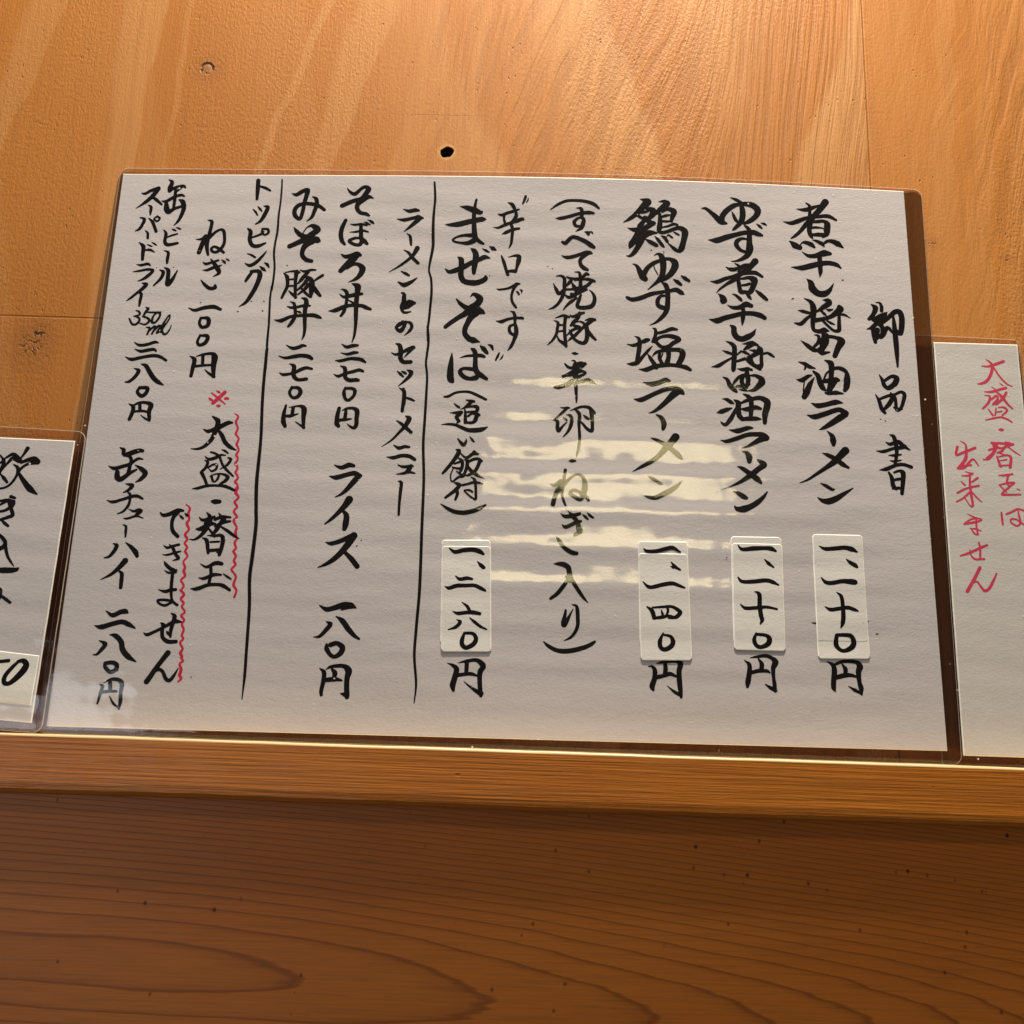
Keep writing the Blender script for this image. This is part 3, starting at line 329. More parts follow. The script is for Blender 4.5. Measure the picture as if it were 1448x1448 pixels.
'soborodon':('ink','-1753,2774,7 -1719,2729,30 -1667,2709,43 -1608,2765,36 -1565,2792,36 -1526,2765,59 -1554,2710,52 -1595,2648,59 -1681,2627,46 -1797,2571,49|-1470,2660,10 -1521,2676,46 -1581,2635,52 -1629,2593,52 -1635,2539,46 -1598,2491,42 -1541,2478,42 -1506,2459,26|-1749,2401,36 -1781,2319,46 -1791,2238,49 -1774,2164,45 -1744,2124,29|-1693,2358,7 -1652,2351,23 -1578,2359,26 -1521,2346,19|-1700,2266,5 -1635,2270,23 -1561,2285,29 -1504,2272,16|-1584,2356,36 -1578,2254,42 -1571,2194,49 -1542,2167,52 -1506,2134,32|-1593,2200,26 -1643,2196,32 -1697,2165,36 -1651,2128,36 -1595,2119,39 -1571,2140,45 -1567,2174,39|-1554,2383,5 -1523,2373,26 -1490,2354,16|-1515,2412,5 -1474,2388,32 -1451,2368,19|-1774,2009,8 -1729,1983,39 -1667,1990,55 -1607,2012,61 -1569,2002,32|-1598,2010,60 -1639,1962,75 -1706,1891,64 -1766,1819,49|-1704,1859,45 -1642,1896,37 -1584,1897,41 -1538,1851,67 -1556,1784,56 -1603,1729,37 -1679,1691,4|-1639,1678,7 -1576,1645,67 -1578,1560,52 -1579,1452,48 -1575,1330,44 -1571,1215,33 -1578,1094,26 -1596,1021,9|-1746,1614,7 -1702,1596,33 -1682,1558,41 -1683,1465,33 -1701,1365,37 -1730,1311,26|-1760,1558,6 -1712,1526,33 -1641,1543,44 -1571,1560,41 -1528,1565,30|-1659,1489,11 -1622,1467,22 -1585,1444,30|-1861,1363,6 -1794,1371,48 -1711,1411,48 -1634,1432,37 -1520,1430,41 -1477,1412,44 -1429,1394,29|-1700,998,7 -1647,967,36 -1585,983,40 -1536,988,26|-1703,901,6 -1635,889,29 -1573,906,36 -1531,909,22|-1755,819,6 -1700,815,33 -1611,840,33 -1541,841,36 -1484,831,40 -1447,806,22|-1700,761,7 -1653,737,40 -1642,678,43 -1639,633,40 -1595,605,43 -1533,610,43 -1505,607,32|-1759,666,7 -1710,646,32 -1642,678,32 -1560,702,36 -1505,720,36 -1466,708,29|-1632,529,14 -1642,470,39 -1624,404,32 -1588,390,32 -1543,436,32 -1532,488,39 -1562,516,32 -1624,515,29|-1679,299,36 -1691,218,43 -1692,138,50 -1673,109,35|-1646,275,7 -1603,298,25 -1541,303,32 -1497,275,50 -1496,194,43 -1495,129,43 -1514,95,32 -1549,105,25 -1585,134,6|-1609,279,29 -1610,243,36 -1614,199,36|-1671,171,32 -1609,180,32 -1547,189,11|-1686,-303,7 -1613,-327,42 -1541,-299,51 -1490,-306,30|-1727,-421,7 -1656,-432,51 -1550,-399,46 -1477,-384,51 -1417,-408,34|-1438,-413,59 -1487,-479,55 -1548,-558,42 -1602,-607,25 -1654,-634,7|-1513,-656,75 -1553,-721,58 -1614,-794,42 -1675,-860,33 -1736,-912,12|-1566,-772,25 -1530,-822,54 -1532,-906,62 -1541,-957,41|-1715,-1096,7 -1657,-1107,41 -1562,-1075,45 -1483,-1035,50 -1443,-1022,62|-1443,-1022,70 -1494,-1107,66 -1554,-1191,57 -1629,-1268,49 -1707,-1320,29 -1773,-1350,7|-1521,-1191,33 -1452,-1255,49 -1391,-1328,49|-1371,-1068,7 -1367,-1070,7|-1404,-1121,8 -1412,-1129,7|-1728,-1721,9 -1657,-1757,45 -1582,-1740,49 -1494,-1711,57 -1426,-1716,61 -1376,-1736,11|-1514,-1757,15 -1455,-1725,53|-1652,-1876,8 -1612,-1900,45 -1649,-1957,41 -1705,-2019,30 -1762,-2028,6|-1562,-1823,8 -1499,-1863,49 -1441,-1936,53 -1377,-2002,37 -1326,-2035,19|-1632,-2095,22 -1629,-2136,45 -1587,-2195,37 -1542,-2208,37 -1492,-2170,52 -1481,-2117,52 -1536,-2081,41 -1594,-2098,45|-1682,-2323,7 -1639,-2359,41 -1637,-2432,41 -1652,-2528,37 -1649,-2571,29|-1622,-2332,6 -1572,-2305,30 -1461,-2295,37 -1407,-2338,66 -1416,-2412,48 -1414,-2499,48 -1406,-2565,48 -1405,-2587,37|-1466,-2555,11 -1428,-2562,44|-1563,-2331,22 -1535,-2363,48 -1539,-2407,37|-1611,-2431,41 -1534,-2422,44 -1467,-2431,18'),
'misobutadon':('ink','-2345,2709,6 -2294,2694,42 -2231,2735,46 -2180,2743,54 -2190,2670,46 -2206,2590,42 -2214,2502,42 -2237,2413,38 -2290,2445,46 -2302,2509,46 -2270,2565,46 -2206,2590,38 -2125,2587,42 -2050,2567,42 -1985,2520,34|-2120,2671,12 -2081,2647,42 -2070,2583,46 -2090,2503,42 -2114,2431,34 -2165,2385,6|-2293,2310,9 -2262,2266,42 -2215,2223,53 -2156,2200,61|-2195,2247,11 -2163,2303,11 -2114,2335,30 -2070,2320,61 -2038,2288,61 -2093,2240,68 -2154,2184,68 -2238,2135,57 -2322,2090,53|-2090,2201,23 -2038,2186,45 -2004,2154,15|-2155,2192,68 -2096,2177,76 -2029,2154,45|-2094,2153,76 -2149,2113,68 -2181,2049,49 -2180,1986,45 -2137,1940,49 -2081,1925,41|-2360,1782,10 -2323,1739,42 -2312,1681,38 -2314,1624,35 -2342,1551,31 -2361,1500,24|-2344,1789,10 -2262,1805,24 -2200,1792,28|-2228,1799,49 -2230,1697,35 -2226,1604,35 -2218,1503,24|-2308,1710,17 -2241,1712,21|-2295,1635,17 -2229,1640,21|-2291,1581,10 -2255,1546,31 -2212,1510,28|-2193,1821,8 -2141,1804,31 -2076,1823,28 -2029,1824,17|-2101,1798,28 -2138,1757,42 -2168,1713,42 -2201,1665,17|-2137,1750,28 -2082,1722,49 -2059,1686,55 -2054,1614,62 -2061,1521,34|-1951,1764,31 -1996,1731,28 -2040,1694,17|-2108,1714,42 -2144,1656,35 -2205,1590,17|-2090,1657,42 -2127,1606,35 -2195,1540,17|-2175,1626,14 -2131,1577,31 -2081,1528,24|-2057,1657,42 -2013,1594,48 -1962,1534,31|-2156,1505,7 -2111,1491,41 -2098,1441,52 -2106,1370,45 -2102,1270,41 -2094,1164,34 -2098,1086,27 -2114,1036,7|-2268,1459,8 -2227,1439,31 -2212,1382,34 -2203,1303,38 -2231,1232,41 -2266,1181,27|-2296,1405,8 -2250,1392,31 -2191,1400,28 -2113,1420,34 -2060,1417,21|-2187,1354,7 -2163,1343,27 -2143,1337,10|-2417,1250,5 -2344,1243,45 -2255,1288,34 -2157,1304,34 -2025,1311,45 -1972,1298,41 -1938,1284,24|-2270,972,6 -2202,939,36 -2140,952,40 -2106,970,37 -2070,969,22|-2337,852,6 -2271,832,29 -2181,849,40 -2105,862,40 -2034,853,44 -1997,831,33|-2220,769,7 -2173,744,43 -2172,685,47 -2164,632,43 -2119,596,36 -2036,606,36|-2317,667,6 -2270,648,33 -2167,670,29 -2100,709,40 -2045,729,36 -1988,719,25|-2175,513,29 -2195,453,29 -2160,402,29 -2112,411,39 -2084,464,43 -2112,507,36 -2175,509,25|-2219,316,21 -2233,231,39 -2232,143,50 -2211,93,35|-2186,295,7 -2097,312,21 -2048,302,43 -2031,266,57 -2032,185,43 -2024,83,28|-2020,83,28 -2068,115,18 -2111,143,7|-2144,292,36 -2149,226,36|-2220,202,28 -2164,204,36 -2090,228,11'),
'topping':('ink','-2721,2858,45 -2717,2736,44 -2716,2637,28|-2692,2788,22 -2637,2771,33 -2582,2739,22|-2748,2518,9 -2719,2487,24 -2694,2447,16|-2698,2549,11 -2674,2522,28 -2651,2494,13|-2635,2557,11 -2592,2540,44 -2621,2448,44 -2657,2379,33 -2706,2342,13|-2783,2288,16 -2751,2252,44 -2753,2161,44 -2716,2093,43 -2653,2088,43 -2584,2123,22|-2724,2189,22 -2644,2225,27 -2615,2254,22|-2629,2288,22 -2571,2283,27 -2562,2243,27 -2602,2220,22 -2631,2253,22 -2626,2285,20|-2761,1996,9 -2716,1980,24 -2678,1956,22|-2775,1883,11 -2722,1861,38 -2658,1902,38 -2602,1970,27 -2565,2022,13|-2618,1852,11 -2584,1825,38 -2557,1803,16|-2570,1894,13 -2542,1876,32 -2521,1843,13|-2690,1795,32 -2726,1732,38 -2752,1682,27|-2705,1794,32 -2628,1796,43 -2609,1746,54 -2635,1634,48 -2695,1499,43 -2740,1432,32 -2797,1392,6'),
'negi':('ink','-3221,2384,7 -3175,2364,36 -3180,2284,36 -3189,2215,39 -3201,2146,46 -3199,2064,42 -3178,1976,26|-3324,2155,7 -3268,2159,30 -3228,2194,33|-3221,2187,59 -3250,2105,52 -3277,2002,46|-3182,2181,39 -3132,2237,30 -3079,2272,26 -3040,2259,33 -3024,2190,33 -3020,2115,33 -3045,2053,36 -3085,2012,33 -3128,2011,29 -3150,2045,29 -3122,2072,26 -3076,2053,33 -3016,2006,29|-3222,1887,10 -3189,1871,29 -3129,1889,29 -3063,1914,23|-3145,1929,10 -3103,1876,39 -3060,1816,52 -3043,1769,39 -3100,1724,6|-3216,1799,6 -3170,1800,29 -3110,1828,36 -3026,1857,13|-3030,1921,6 -2999,1898,29 -2985,1878,10|-2984,1935,6 -2964,1922,19 -2948,1912,12|-3223,1684,8 -3184,1638,32 -3124,1592,39 -3070,1600,42 -3069,1627,26|-3320,1365,9 -3254,1340,34 -3167,1368,42 -3063,1384,47 -2986,1355,30|-3180,1254,30 -3191,1201,30 -3162,1153,34 -3106,1167,42 -3095,1220,46 -3115,1255,38 -3180,1254,21|-3169,1061,25 -3190,991,29 -3166,952,34 -3111,975,42 -3088,1028,42 -3103,1058,38 -3172,1057,21|-3251,829,8 -3201,791,46 -3208,705,42 -3218,611,33|-3185,826,8 -3115,850,25 -3027,860,33 -2995,822,67 -2998,728,54 -2986,608,33|-2982,608,33 -3038,645,25 -3083,683,8|-3117,828,33 -3112,742,33|-3182,719,29 -3110,729,25 -3035,735,25'),
'biiru':('ink','-3690,2861,9 -3653,2831,40 -3667,2765,54 -3667,2727,45|-3664,2736,45 -3591,2775,31 -3525,2785,36 -3502,2766,18|-3548,2766,27 -3586,2728,27|-3604,2737,31 -3602,2634,36 -3603,2531,31|-3738,2604,11 -3691,2600,36 -3612,2652,36 -3539,2677,31 -3503,2663,18|-3687,2567,44 -3677,2511,62 -3652,2474,53 -3597,2512,35 -3524,2541,31|-3558,2623,9 -3513,2597,53 -3493,2523,49 -3512,2430,40 -3539,2364,31 -3579,2313,7|-3596,2273,7 -3570,2262,22 -3548,2253,13|-3548,2290,9 -3521,2281,22 -3499,2271,12|-3678,2260,11 -3652,2215,35 -3654,2123,35 -3617,2087,39 -3519,2107,31|-3643,2173,18 -3588,2197,22 -3531,2217,18|-3649,2018,7 -3603,1996,30 -3603,1923,35 -3602,1873,22|-3672,1795,9 -3631,1768,39 -3648,1696,34 -3713,1614,17|-3625,1823,10 -3580,1787,43 -3574,1697,43 -3567,1635,60 -3524,1689,39 -3485,1789,13'),
'suupaadorai':('ink','-3968,2695,9 -3929,2690,31 -3866,2729,36 -3793,2754,49|-3796,2749,54 -3842,2668,49 -3909,2592,40 -4009,2511,5|-3849,2654,27 -3793,2612,36 -3737,2562,22|-3881,2555,7 -3848,2532,31 -3846,2481,31 -3845,2436,13|-3950,2404,11 -3902,2382,35 -3919,2312,35 -3946,2265,31 -3982,2244,11|-3857,2396,11 -3810,2351,35 -3760,2241,31|-3768,2421,22 -3797,2388,19 -3761,2361,22 -3740,2398,25 -3772,2421,18|-3878,2252,7 -3849,2221,26 -3841,2161,26|-3926,2109,9 -3877,2064,44 -3871,1981,39 -3867,1909,30|-3859,2018,17 -3801,2024,31 -3748,1997,10|-3838,2087,7 -3807,2074,19 -3785,2064,12|-3791,2111,7 -3764,2098,19 -3741,2080,14|-3922,1851,7 -3872,1845,30 -3807,1860,30 -3776,1842,13|-3952,1766,7 -3888,1777,24 -3800,1796,30 -3741,1784,30 -3791,1720,39 -3836,1683,26 -3885,1661,9|-3835,1638,13 -3796,1622,45 -3828,1574,39 -3878,1526,29 -3938,1467,26 -3980,1433,8|-3854,1533,26 -3832,1507,32 -3837,1440,32 -3839,1380,22|-3869,1326,8 -3834,1313,22 -3824,1280,22 -3879,1259,13|-3877,1262,13 -3825,1240,22 -3821,1201,25 -3853,1167,25 -3890,1173,22 -3925,1231,16|-3766,1361,13 -3740,1348,26 -3766,1308,26 -3784,1255,19|-3760,1308,16 -3686,1307,19 -3607,1312,16|-3785,1261,19 -3727,1236,25 -3717,1203,25 -3756,1169,19 -3806,1181,13|-3638,1311,19 -3676,1270,19 -3687,1204,29 -3655,1192,22 -3618,1245,22 -3611,1292,22 -3643,1308,16|-3737,1137,10 -3703,1131,22 -3719,1058,19|-3705,1098,19 -3662,1145,22 -3643,1139,25 -3671,1066,19|-3651,1106,19 -3614,1153,25 -3589,1150,22 -3624,1080,19 -3583,1094,13|-3582,1088,16 -3548,1161,19 -3508,1241,16 -3512,1281,16 -3538,1240,16 -3572,1160,25 -3571,1101,25 -3537,1063,22 -3499,1103,16 -3478,1169,6'),
'biiruprice':('ink','-3841,967,7 -3783,937,31 -3706,946,34 -3630,974,34 -3593,968,14|-3827,893,7 -3762,870,34 -3686,886,37 -3634,893,34 -3606,878,20|-3915,803,5 -3843,778,37 -3741,804,34 -3633,824,37 -3560,815,34 -3490,775,24|-3743,730,7 -3691,711,41 -3644,642,47 -3598,580,47 -3547,537,44 -3492,507,13|-3809,681,7 -3760,656,40 -3788,590,37 -3840,536,30 -3884,528,10|-3728,473,27 -3745,424,33 -3698,381,40 -3656,413,40 -3650,468,40 -3728,470,34|-3817,295,5 -3768,262,40 -3770,197,40 -3790,129,36|-3764,280,20 -3709,308,27 -3638,310,33 -3590,284,53 -3601,215,43 -3588,134,33|-3587,120,26 -3638,143,17 -3683,176,5|-3703,288,33 -3695,220,33|-3755,211,23 -3673,220,27 -3620,211,23'),
'oomori':('ink','-2953,180,12 -2895,134,52 -2895,78,49 -2912,9,46 -2945,-73,42 -3009,-143,33 -3071,-169,24 -3136,-168,6|-3034,43,5 -2978,20,39 -2898,53,49 -2831,92,46 -2786,115,43 -2745,116,18|-2885,41,24 -2838,-20,42 -2802,-88,42 -2743,-142,39 -2679,-174,9|-2826,-169,6 -2792,-183,24 -2758,-207,15|-2986,-247,6 -2942,-274,30 -2879,-257,36 -2829,-228,24 -2782,-229,12|-2932,-199,18 -2884,-214,24 -2839,-249,24 -2802,-328,24 -2749,-388,27 -2685,-445,18|-2756,-253,12 -2725,-271,30 -2755,-327,27 -2821,-375,9|-2988,-284,5 -2953,-308,30 -2968,-363,30 -2999,-401,30|-2945,-363,18 -2901,-331,21 -2860,-330,24 -2862,-373,24 -2900,-398,21 -2935,-375,7|-3004,-413,36 -2969,-473,30 -2938,-539,27|-2918,-454,6 -2862,-428,15 -2792,-426,21 -2737,-455,36 -2762,-498,36 -2811,-527,12|-2901,-447,24 -2884,-495,24 -2865,-513,12|-2826,-439,24 -2839,-482,24 -2865,-513,12|-2805,-530,12 -2781,-535,12|-3079,-586,5 -3022,-578,30 -2937,-552,30 -2839,-546,24 -2750,-553,33 -2659,-590,24|-2869,-709,24 -2838,-712,51 -2795,-711,39|-2911,-822,6 -2876,-869,43 -2900,-934,55|-2980,-874,6 -2942,-903,31 -2882,-885,31 -2830,-868,27|-2998,-996,12 -2948,-990,47 -2869,-941,47 -2815,-939,23|-2866,-893,47 -2901,-997,43 -2955,-1070,31 -3006,-1102,19 -3048,-1100,8|-2888,-973,12 -2845,-1019,23 -2810,-1066,23|-2791,-826,6 -2760,-866,35 -2727,-889,31|-2820,-892,31 -2753,-866,35 -2672,-868,20|-2812,-963,23 -2740,-921,39 -2668,-908,20|-2743,-890,39 -2794,-994,43 -2841,-1059,23|-2759,-962,16 -2685,-1007,31 -2619,-1053,27 -2567,-1081,8|-2927,-1081,8 -2882,-1107,39 -2863,-1185,35 -2854,-1232,27|-2880,-1056,6 -2803,-1058,27 -2750,-1052,31 -2723,-1087,43 -2729,-1181,39 -2742,-1248,31|-2771,-1222,8 -2755,-1229,23|-2842,-1122,19 -2759,-1116,19|-2841,-1208,31 -2751,-1198,31|-2919,-1343,6 -2855,-1372,27 -2790,-1339,38 -2753,-1330,42 -2710,-1337,35|-2813,-1379,31 -2806,-1440,31 -2816,-1533,31|-2920,-1482,6 -2866,-1485,34 -2779,-1448,35 -2707,-1446,19|-2685,-1437,8 -2644,-1463,23 -2608,-1485,15|-2988,-1590,6 -2924,-1590,42 -2822,-1549,34 -2731,-1543,31 -2677,-1553,38 -2609,-1593,27'),
'dekimasen':('ink','-3369,-836,10 -3335,-863,34 -3276,-851,41 -3199,-811,41 -3145,-813,24|-3191,-825,41 -3232,-882,38 -3241,-951,34 -3223,-1020,38 -3170,-1074,34|-3177,-856,5 -3155,-876,24 -3136,-893,17|-3125,-837,7 -3103,-857,27 -3089,-864,14|-3298,-1167,5 -3258,-1190,27 -3200,-1171,27 -3148,-1156,24|-3245,-1155,5 -3204,-1192,31 -3171,-1253,30 -3140,-1293,34 -3190,-1318,7|-3297,-1261,5 -3250,-1262,20 -3179,-1239,24 -3127,-1224,17|-3273,-1327,7 -3253,-1357,30 -3208,-1397,37 -3166,-1416,34 -3146,-1415,24|-3219,-1392,6 -3177,-1409,36 -3178,-1471,32 -3176,-1579,32 -3166,-1672,25|-3258,-1418,6 -3217,-1439,22 -3146,-1434,18|-3297,-1608,6 -3232,-1624,32 -3177,-1608,36 -3131,-1603,29|-3168,-1651,21 -3155,-1708,25 -3127,-1736,25 -3100,-1753,25|-3151,-1715,25 -3237,-1706,25 -3292,-1715,25 -3267,-1747,21 -3216,-1760,25 -3163,-1733,25|-3390,-2030,7 -3353,-2047,32 -3273,-2009,28 -3206,-1972,28 -3121,-1920,39 -3086,-1912,39 -3037,-1917,11|-3148,-1835,9 -3113,-1864,42 -3123,-1935,39 -3133,-1999,35 -3130,-2062,21|-3174,-2010,7 -3158,-2027,28 -3130,-2055,21|-3240,-1929,7 -3212,-1951,39 -3216,-2008,35 -3202,-2071,35 -3149,-2108,39 -3072,-2106,35|-3137,-2216,52 -3185,-2287,45 -3238,-2372,45 -3278,-2442,48 -3308,-2491,52|-3242,-2392,28 -3203,-2374,31 -3165,-2397,31 -3131,-2458,35 -3094,-2475,35 -3057,-2429,28 -3023,-2359,8'),
'chuhai':('ink','-3849,-174,7 -3808,-199,39 -3803,-239,39 -3762,-258,33|-3789,-252,39 -3716,-224,52 -3654,-202,46 -3616,-204,33|-3743,-258,33 -3719,-304,33 -3726,-377,36 -3733,-450,39|-3938,-370,5 -3879,-395,39 -3799,-373,39 -3726,-344,33 -3657,-289,29 -3606,-291,13|-3843,-433,45 -3836,-486,58 -3796,-505,52 -3721,-443,39 -3656,-402,19|-3675,-353,7 -3606,-394,45 -3563,-439,52 -3600,-500,39 -3647,-531,10|-3746,-551,6 -3680,-568,45 -3701,-608,32 -3753,-642,13|-3716,-634,13 -3688,-660,26 -3682,-712,26 -3693,-777,29 -3736,-837,22 -3789,-861,8|-3910,-726,5 -3848,-742,32 -3757,-714,29 -3661,-679,32 -3610,-677,32 -3557,-702,19|-3683,-808,5 -3636,-831,22 -3587,-820,38 -3561,-829,38 -3600,-866,32 -3605,-882,19|-3721,-905,8 -3683,-907,22 -3599,-879,22 -3530,-900,8|-3722,-970,5 -3689,-987,24 -3684,-1038,27 -3681,-1094,14|-3790,-1162,7 -3755,-1185,41 -3778,-1247,37 -3818,-1296,27 -3861,-1308,10|-3671,-1150,8 -3618,-1188,34 -3564,-1242,51 -3543,-1282,34|-3653,-1333,57 -3705,-1402,44 -3776,-1472,30 -3869,-1525,5|-3708,-1429,13 -3671,-1462,37 -3666,-1530,40 -3664,-1597,33|-3776,-1829,8 -3709,-1869,42 -3638,-1837,45 -3594,-1828,49 -3566,-1842,15|-3868,-1973,6 -3800,-1985,49 -3699,-1952,45 -3611,-1931,45 -3541,-1955,45 -3480,-1987,15|-3712,-2057,8 -3654,-2067,45 -3595,-2122,49 -3571,-2196,52 -3511,-2261,52 -3431,-2307,11|-3804,-2116,7 -3745,-2148,45 -3772,-2201,37 -3811,-2247,22 -3849,-2252,6|-3736,-2334,7 -3713,-2370,37 -3664,-2410,37 -3614,-2390,41 -3608,-2345,41 -3652,-2321,37 -3718,-2330,37|-3710,-2510,6 -3640,-2479,30 -3573,-2484,37 -3538,-2520,44 -3540,-2601,33 -3533,-2680,37 -3539,-2753,18|-3540,-2742,18 -3597,-2704,22 -3642,-2636,7|-3748,-2529,7 -3720,-2547,33 -3730,-2613,29 -3747,-2708,18|-3650,-2516,37 -3643,-2574,37|-3735,-2606,26 -3663,-2593,29 -3581,-2591,22'),
'wavy1':('red','-2730,214,9 -2692,184,18 -2710,127,24 -2694,83,18 -2685,52,18 -2701,2,24 -2684,-22,18 -2666,-53,18 -2682,-109,24 -2667,-140,18 -2655,-177,18 -2674,-220,24 -2656,-257,18 -2660,-282,21 -2677,-313,24 -2654,-343,18 -2651,-373,21 -2665,-404,24 -2645,-434,18 -2636,-465,21 -2659,-502,24 -2636,-531,18 -2627,-568,21 -2643,-610,24|-2635,-566,32 -2642,-615,28 -2610,-662,20 -2644,-711,24 -2616,-759,22 -2643,-807,22 -2608,-862,22 -2637,-903,23 -2601,-965,20 -2607,-1021,27 -2589,-1084,19 -2605,-1123,23 -2588,-1178,22 -2608,-1210,23 -2581,-1256,22 -2595,-1303,23 -2576,-1341,22 -2610,-1389,22 -2583,-1427,19 -2561,-1465,20 -2576,-1542,27 -2543,-1595,20 -2557,-1661,23'),
'wavy2':('red','-3121,-749,10 -3080,-787,21 -3091,-843,27 -3075,-898,21 -3094,-941,27 -3067,-1002,20 -3099,-1051,24 -3074,-1099,24 -3093,-1141,20 -3065,-1181,20 -3080,-1223,24 -3052,-1270,17 -3086,-1326,17 -3064,-1379,24 -3072,-1420,27 -3054,-1467,20 -3089,-1509,20 -3057,-1562,20 -3075,-1609,20 -3044,-1649,20 -3072,-1696,20|-3084,-1609,21 -3048,-1648,19 -3072,-1691,19 -3039,-1733,21 -3053,-1769,21 -3019,-1818,18 -3050,-1855,21 -3018,-1896,21 -3034,-1939,21 -3011,-1988,21 -3023,-2045,21 -3005,-2080,18 -3032,-2115,20 -3002,-2171,21 -3018,-2213,28 -2997,-2247,21 -3007,-2254,21 -2986,-2289,21 -3014,-2317,21 -2994,-2372,28 -3003,-2421,31 -2985,-2455,21 -3010,-2483,17'),
'asterisk':('red','-2989,433,12 -2915,376,21 -2838,315,12|-2854,441,37 -2908,380,37 -2962,324,37|-2937,456,10 -2918,444,25 -2903,436,12|-3006,374,16 -2989,361,25 -2973,353,16|-2843,374,25 -2828,376,31 -2816,374,25|-2917,296,20 -2903,294,31 -2891,294,20'),
'pr1':('lab','3100,-1008,6 3163,-1035,38 3275,-1026,41 3349,-1018,41 3416,-1032,50 3464,-1056,19|3361,-1134,9 3396,-1165,37 3438,-1189,44 3458,-1207,25|3106,-1320,9 3147,-1366,37 3214,-1371,40 3306,-1352,40 3398,-1356,56 3428,-1359,50|3248,-1463,7 3289,-1499,34 3300,-1579,37 3300,-1690,43 3290,-1758,40 3270,-1807,9|3130,-1605,7 3182,-1632,37 3267,-1620,37 3347,-1609,37 3407,-1626,34 3442,-1640,15|3227,-1882,36 3216,-1961,45 3244,-2009,36 3291,-2026,36 3359,-1994,48 3386,-1944,48 3365,-1884,42 3306,-1874,36 3227,-1876,30'),
'pr2':('lab','2309,-1018,6 2352,-1060,35 2461,-1049,46 2569,-1043,38 2632,-1047,46 2676,-1069,23|2566,-1154,7 2603,-1194,35 2650,-1230,17|2304,-1341,14 2342,-1380,34 2450,-1378,40 2569,-1363,40 2636,-1378,40 2692,-1406,14|2457,-1475,6 2502,-1503,40 2503,-1611,42 2512,-1706,42 2522,-1747,39 2510,-1775,23 2501,-1795,6|2319,-1605,10 2368,-1640,34 2481,-1632,34 2571,-1624,28 2666,-1641,20|2459,-1881,18 2439,-1945,39 2461,-1999,39 2509,-2010,36 2570,-1978,48 2584,-1929,48 2549,-1897,30 2465,-1890,27'),
'pr3':('lab','1391,-1079,7 1425,-1104,30 1514,-1101,36 1610,-1075,39 1675,-1064,39 1746,-1104,15|1659,-1207,9 1691,-1249,36 1743,-1281,18|1652,-1247,7 1679,-1261,24|1382,-1408,7 1429,-1454,33 1476,-1459,36 1570,-1433,39 1665,-1418,39 1735,-1440,30 1782,-1457,18|1422,-1654,15 1468,-1691,41 1488,-1756,41|1474,-1659,18 1568,-1650,24 1656,-1645,27 1714,-1673,35 1737,-1702,41 1696,-1745,35 1626,-1758,15|1491,-1762,26 1567,-1748,35 1626,-1735,24 1678,-1745,23|1556,-1677,7 1568,-1718,26|1618,-1658,24 1620,-1693,24 1602,-1735,18|1572,-1902,12 1542,-1979,41 1547,-2037,41 1587,-2059,41 1646,-2028,44 1666,-1981,44 1641,-1932,29 1577,-1919,18'),
'pr4':('lab','-504,-1123,9 -447,-1160,38 -367,-1142,41 -275,-1133,44 -206,-1150,47 -168,-1175,22|-224,-1249,7 -189,-1286,37 -163,-1307,37|-432,-1399,7 -387,-1429,34 -319,-1418,37 -270,-1426,22|-528,-1505,6 -487,-1519,34 -415,-1495,40 -317,-1490,34 -243,-1488,34 -181,-1514,37 -140,-1535,22|-359,-1655,7 -309,-1691,28 -283,-1734,31|-444,-1747,6 -392,-1764,34 -307,-1753,34 -246,-1751,40 -184,-1762,31|-402,-1825,6 -369,-1848,35 -408,-1896,32 -480,-1923,9|-280,-1804,7 -235,-1839,29 -175,-1884,26 -112,-1912,12|-324,-1953,23 -344,-2023,41 -337,-2070,41 -298,-2092,41 -233,-2055,44 -211,-2002,41 -242,-1956,32 -318,-1952,26'),
'yen1':('ink','3121,-2131,5 3174,-2159,36 3190,-2213,51 3178,-2314,48 3175,-2374,45 3188,-2409,12|3192,-2159,24 3278,-2126,30 3398,-2129,36 3432,-2170,60 3417,-2219,51 3420,-2314,39 3432,-2373,48 3434,-2432,18|3429,-2420,24 3371,-2392,33 3316,-2358,5|3265,-2151,12 3295,-2198,42 3290,-2246,36|3204,-2278,42 3295,-2255,42 3355,-2256,33 3402,-2270,18|2998,-1764,3 3019,-1766,12 3049,-1768,17|3527,-1734,15 3542,-1737,5'),
'yen2':('ink','2340,-2139,5 2386,-2180,39 2384,-2258,45 2369,-2342,51 2362,-2390,24|2398,-2113,5 2461,-2103,24 2546,-2092,33 2605,-2114,36 2634,-2150,60 2611,-2210,42 2613,-2300,30 2620,-2365,39 2623,-2424,24|2624,-2412,42 2577,-2390,33 2530,-2359,6|2473,-2118,12 2504,-2171,42 2499,-2225,42|2408,-2252,33 2481,-2235,36 2553,-2236,30 2579,-2250,12|2244,-1725,5 2245,-1738,5'),
'yen3':('ink','1429,-2223,6 1466,-2222,23 1492,-2262,43 1486,-2342,46 1465,-2406,52 1476,-2443,23|1507,-2195,5 1565,-2179,29 1681,-2165,29 1733,-2186,52 1720,-2262,46 1724,-2365,49 1732,-2450,40 1737,-2504,23|1734,-2484,34 1677,-2457,29 1609,-2402,5|1588,-2184,35 1593,-2242,43 1587,-2294,40|1500,-2325,40 1575,-2306,35 1633,-2287,37 1690,-2308,23'),
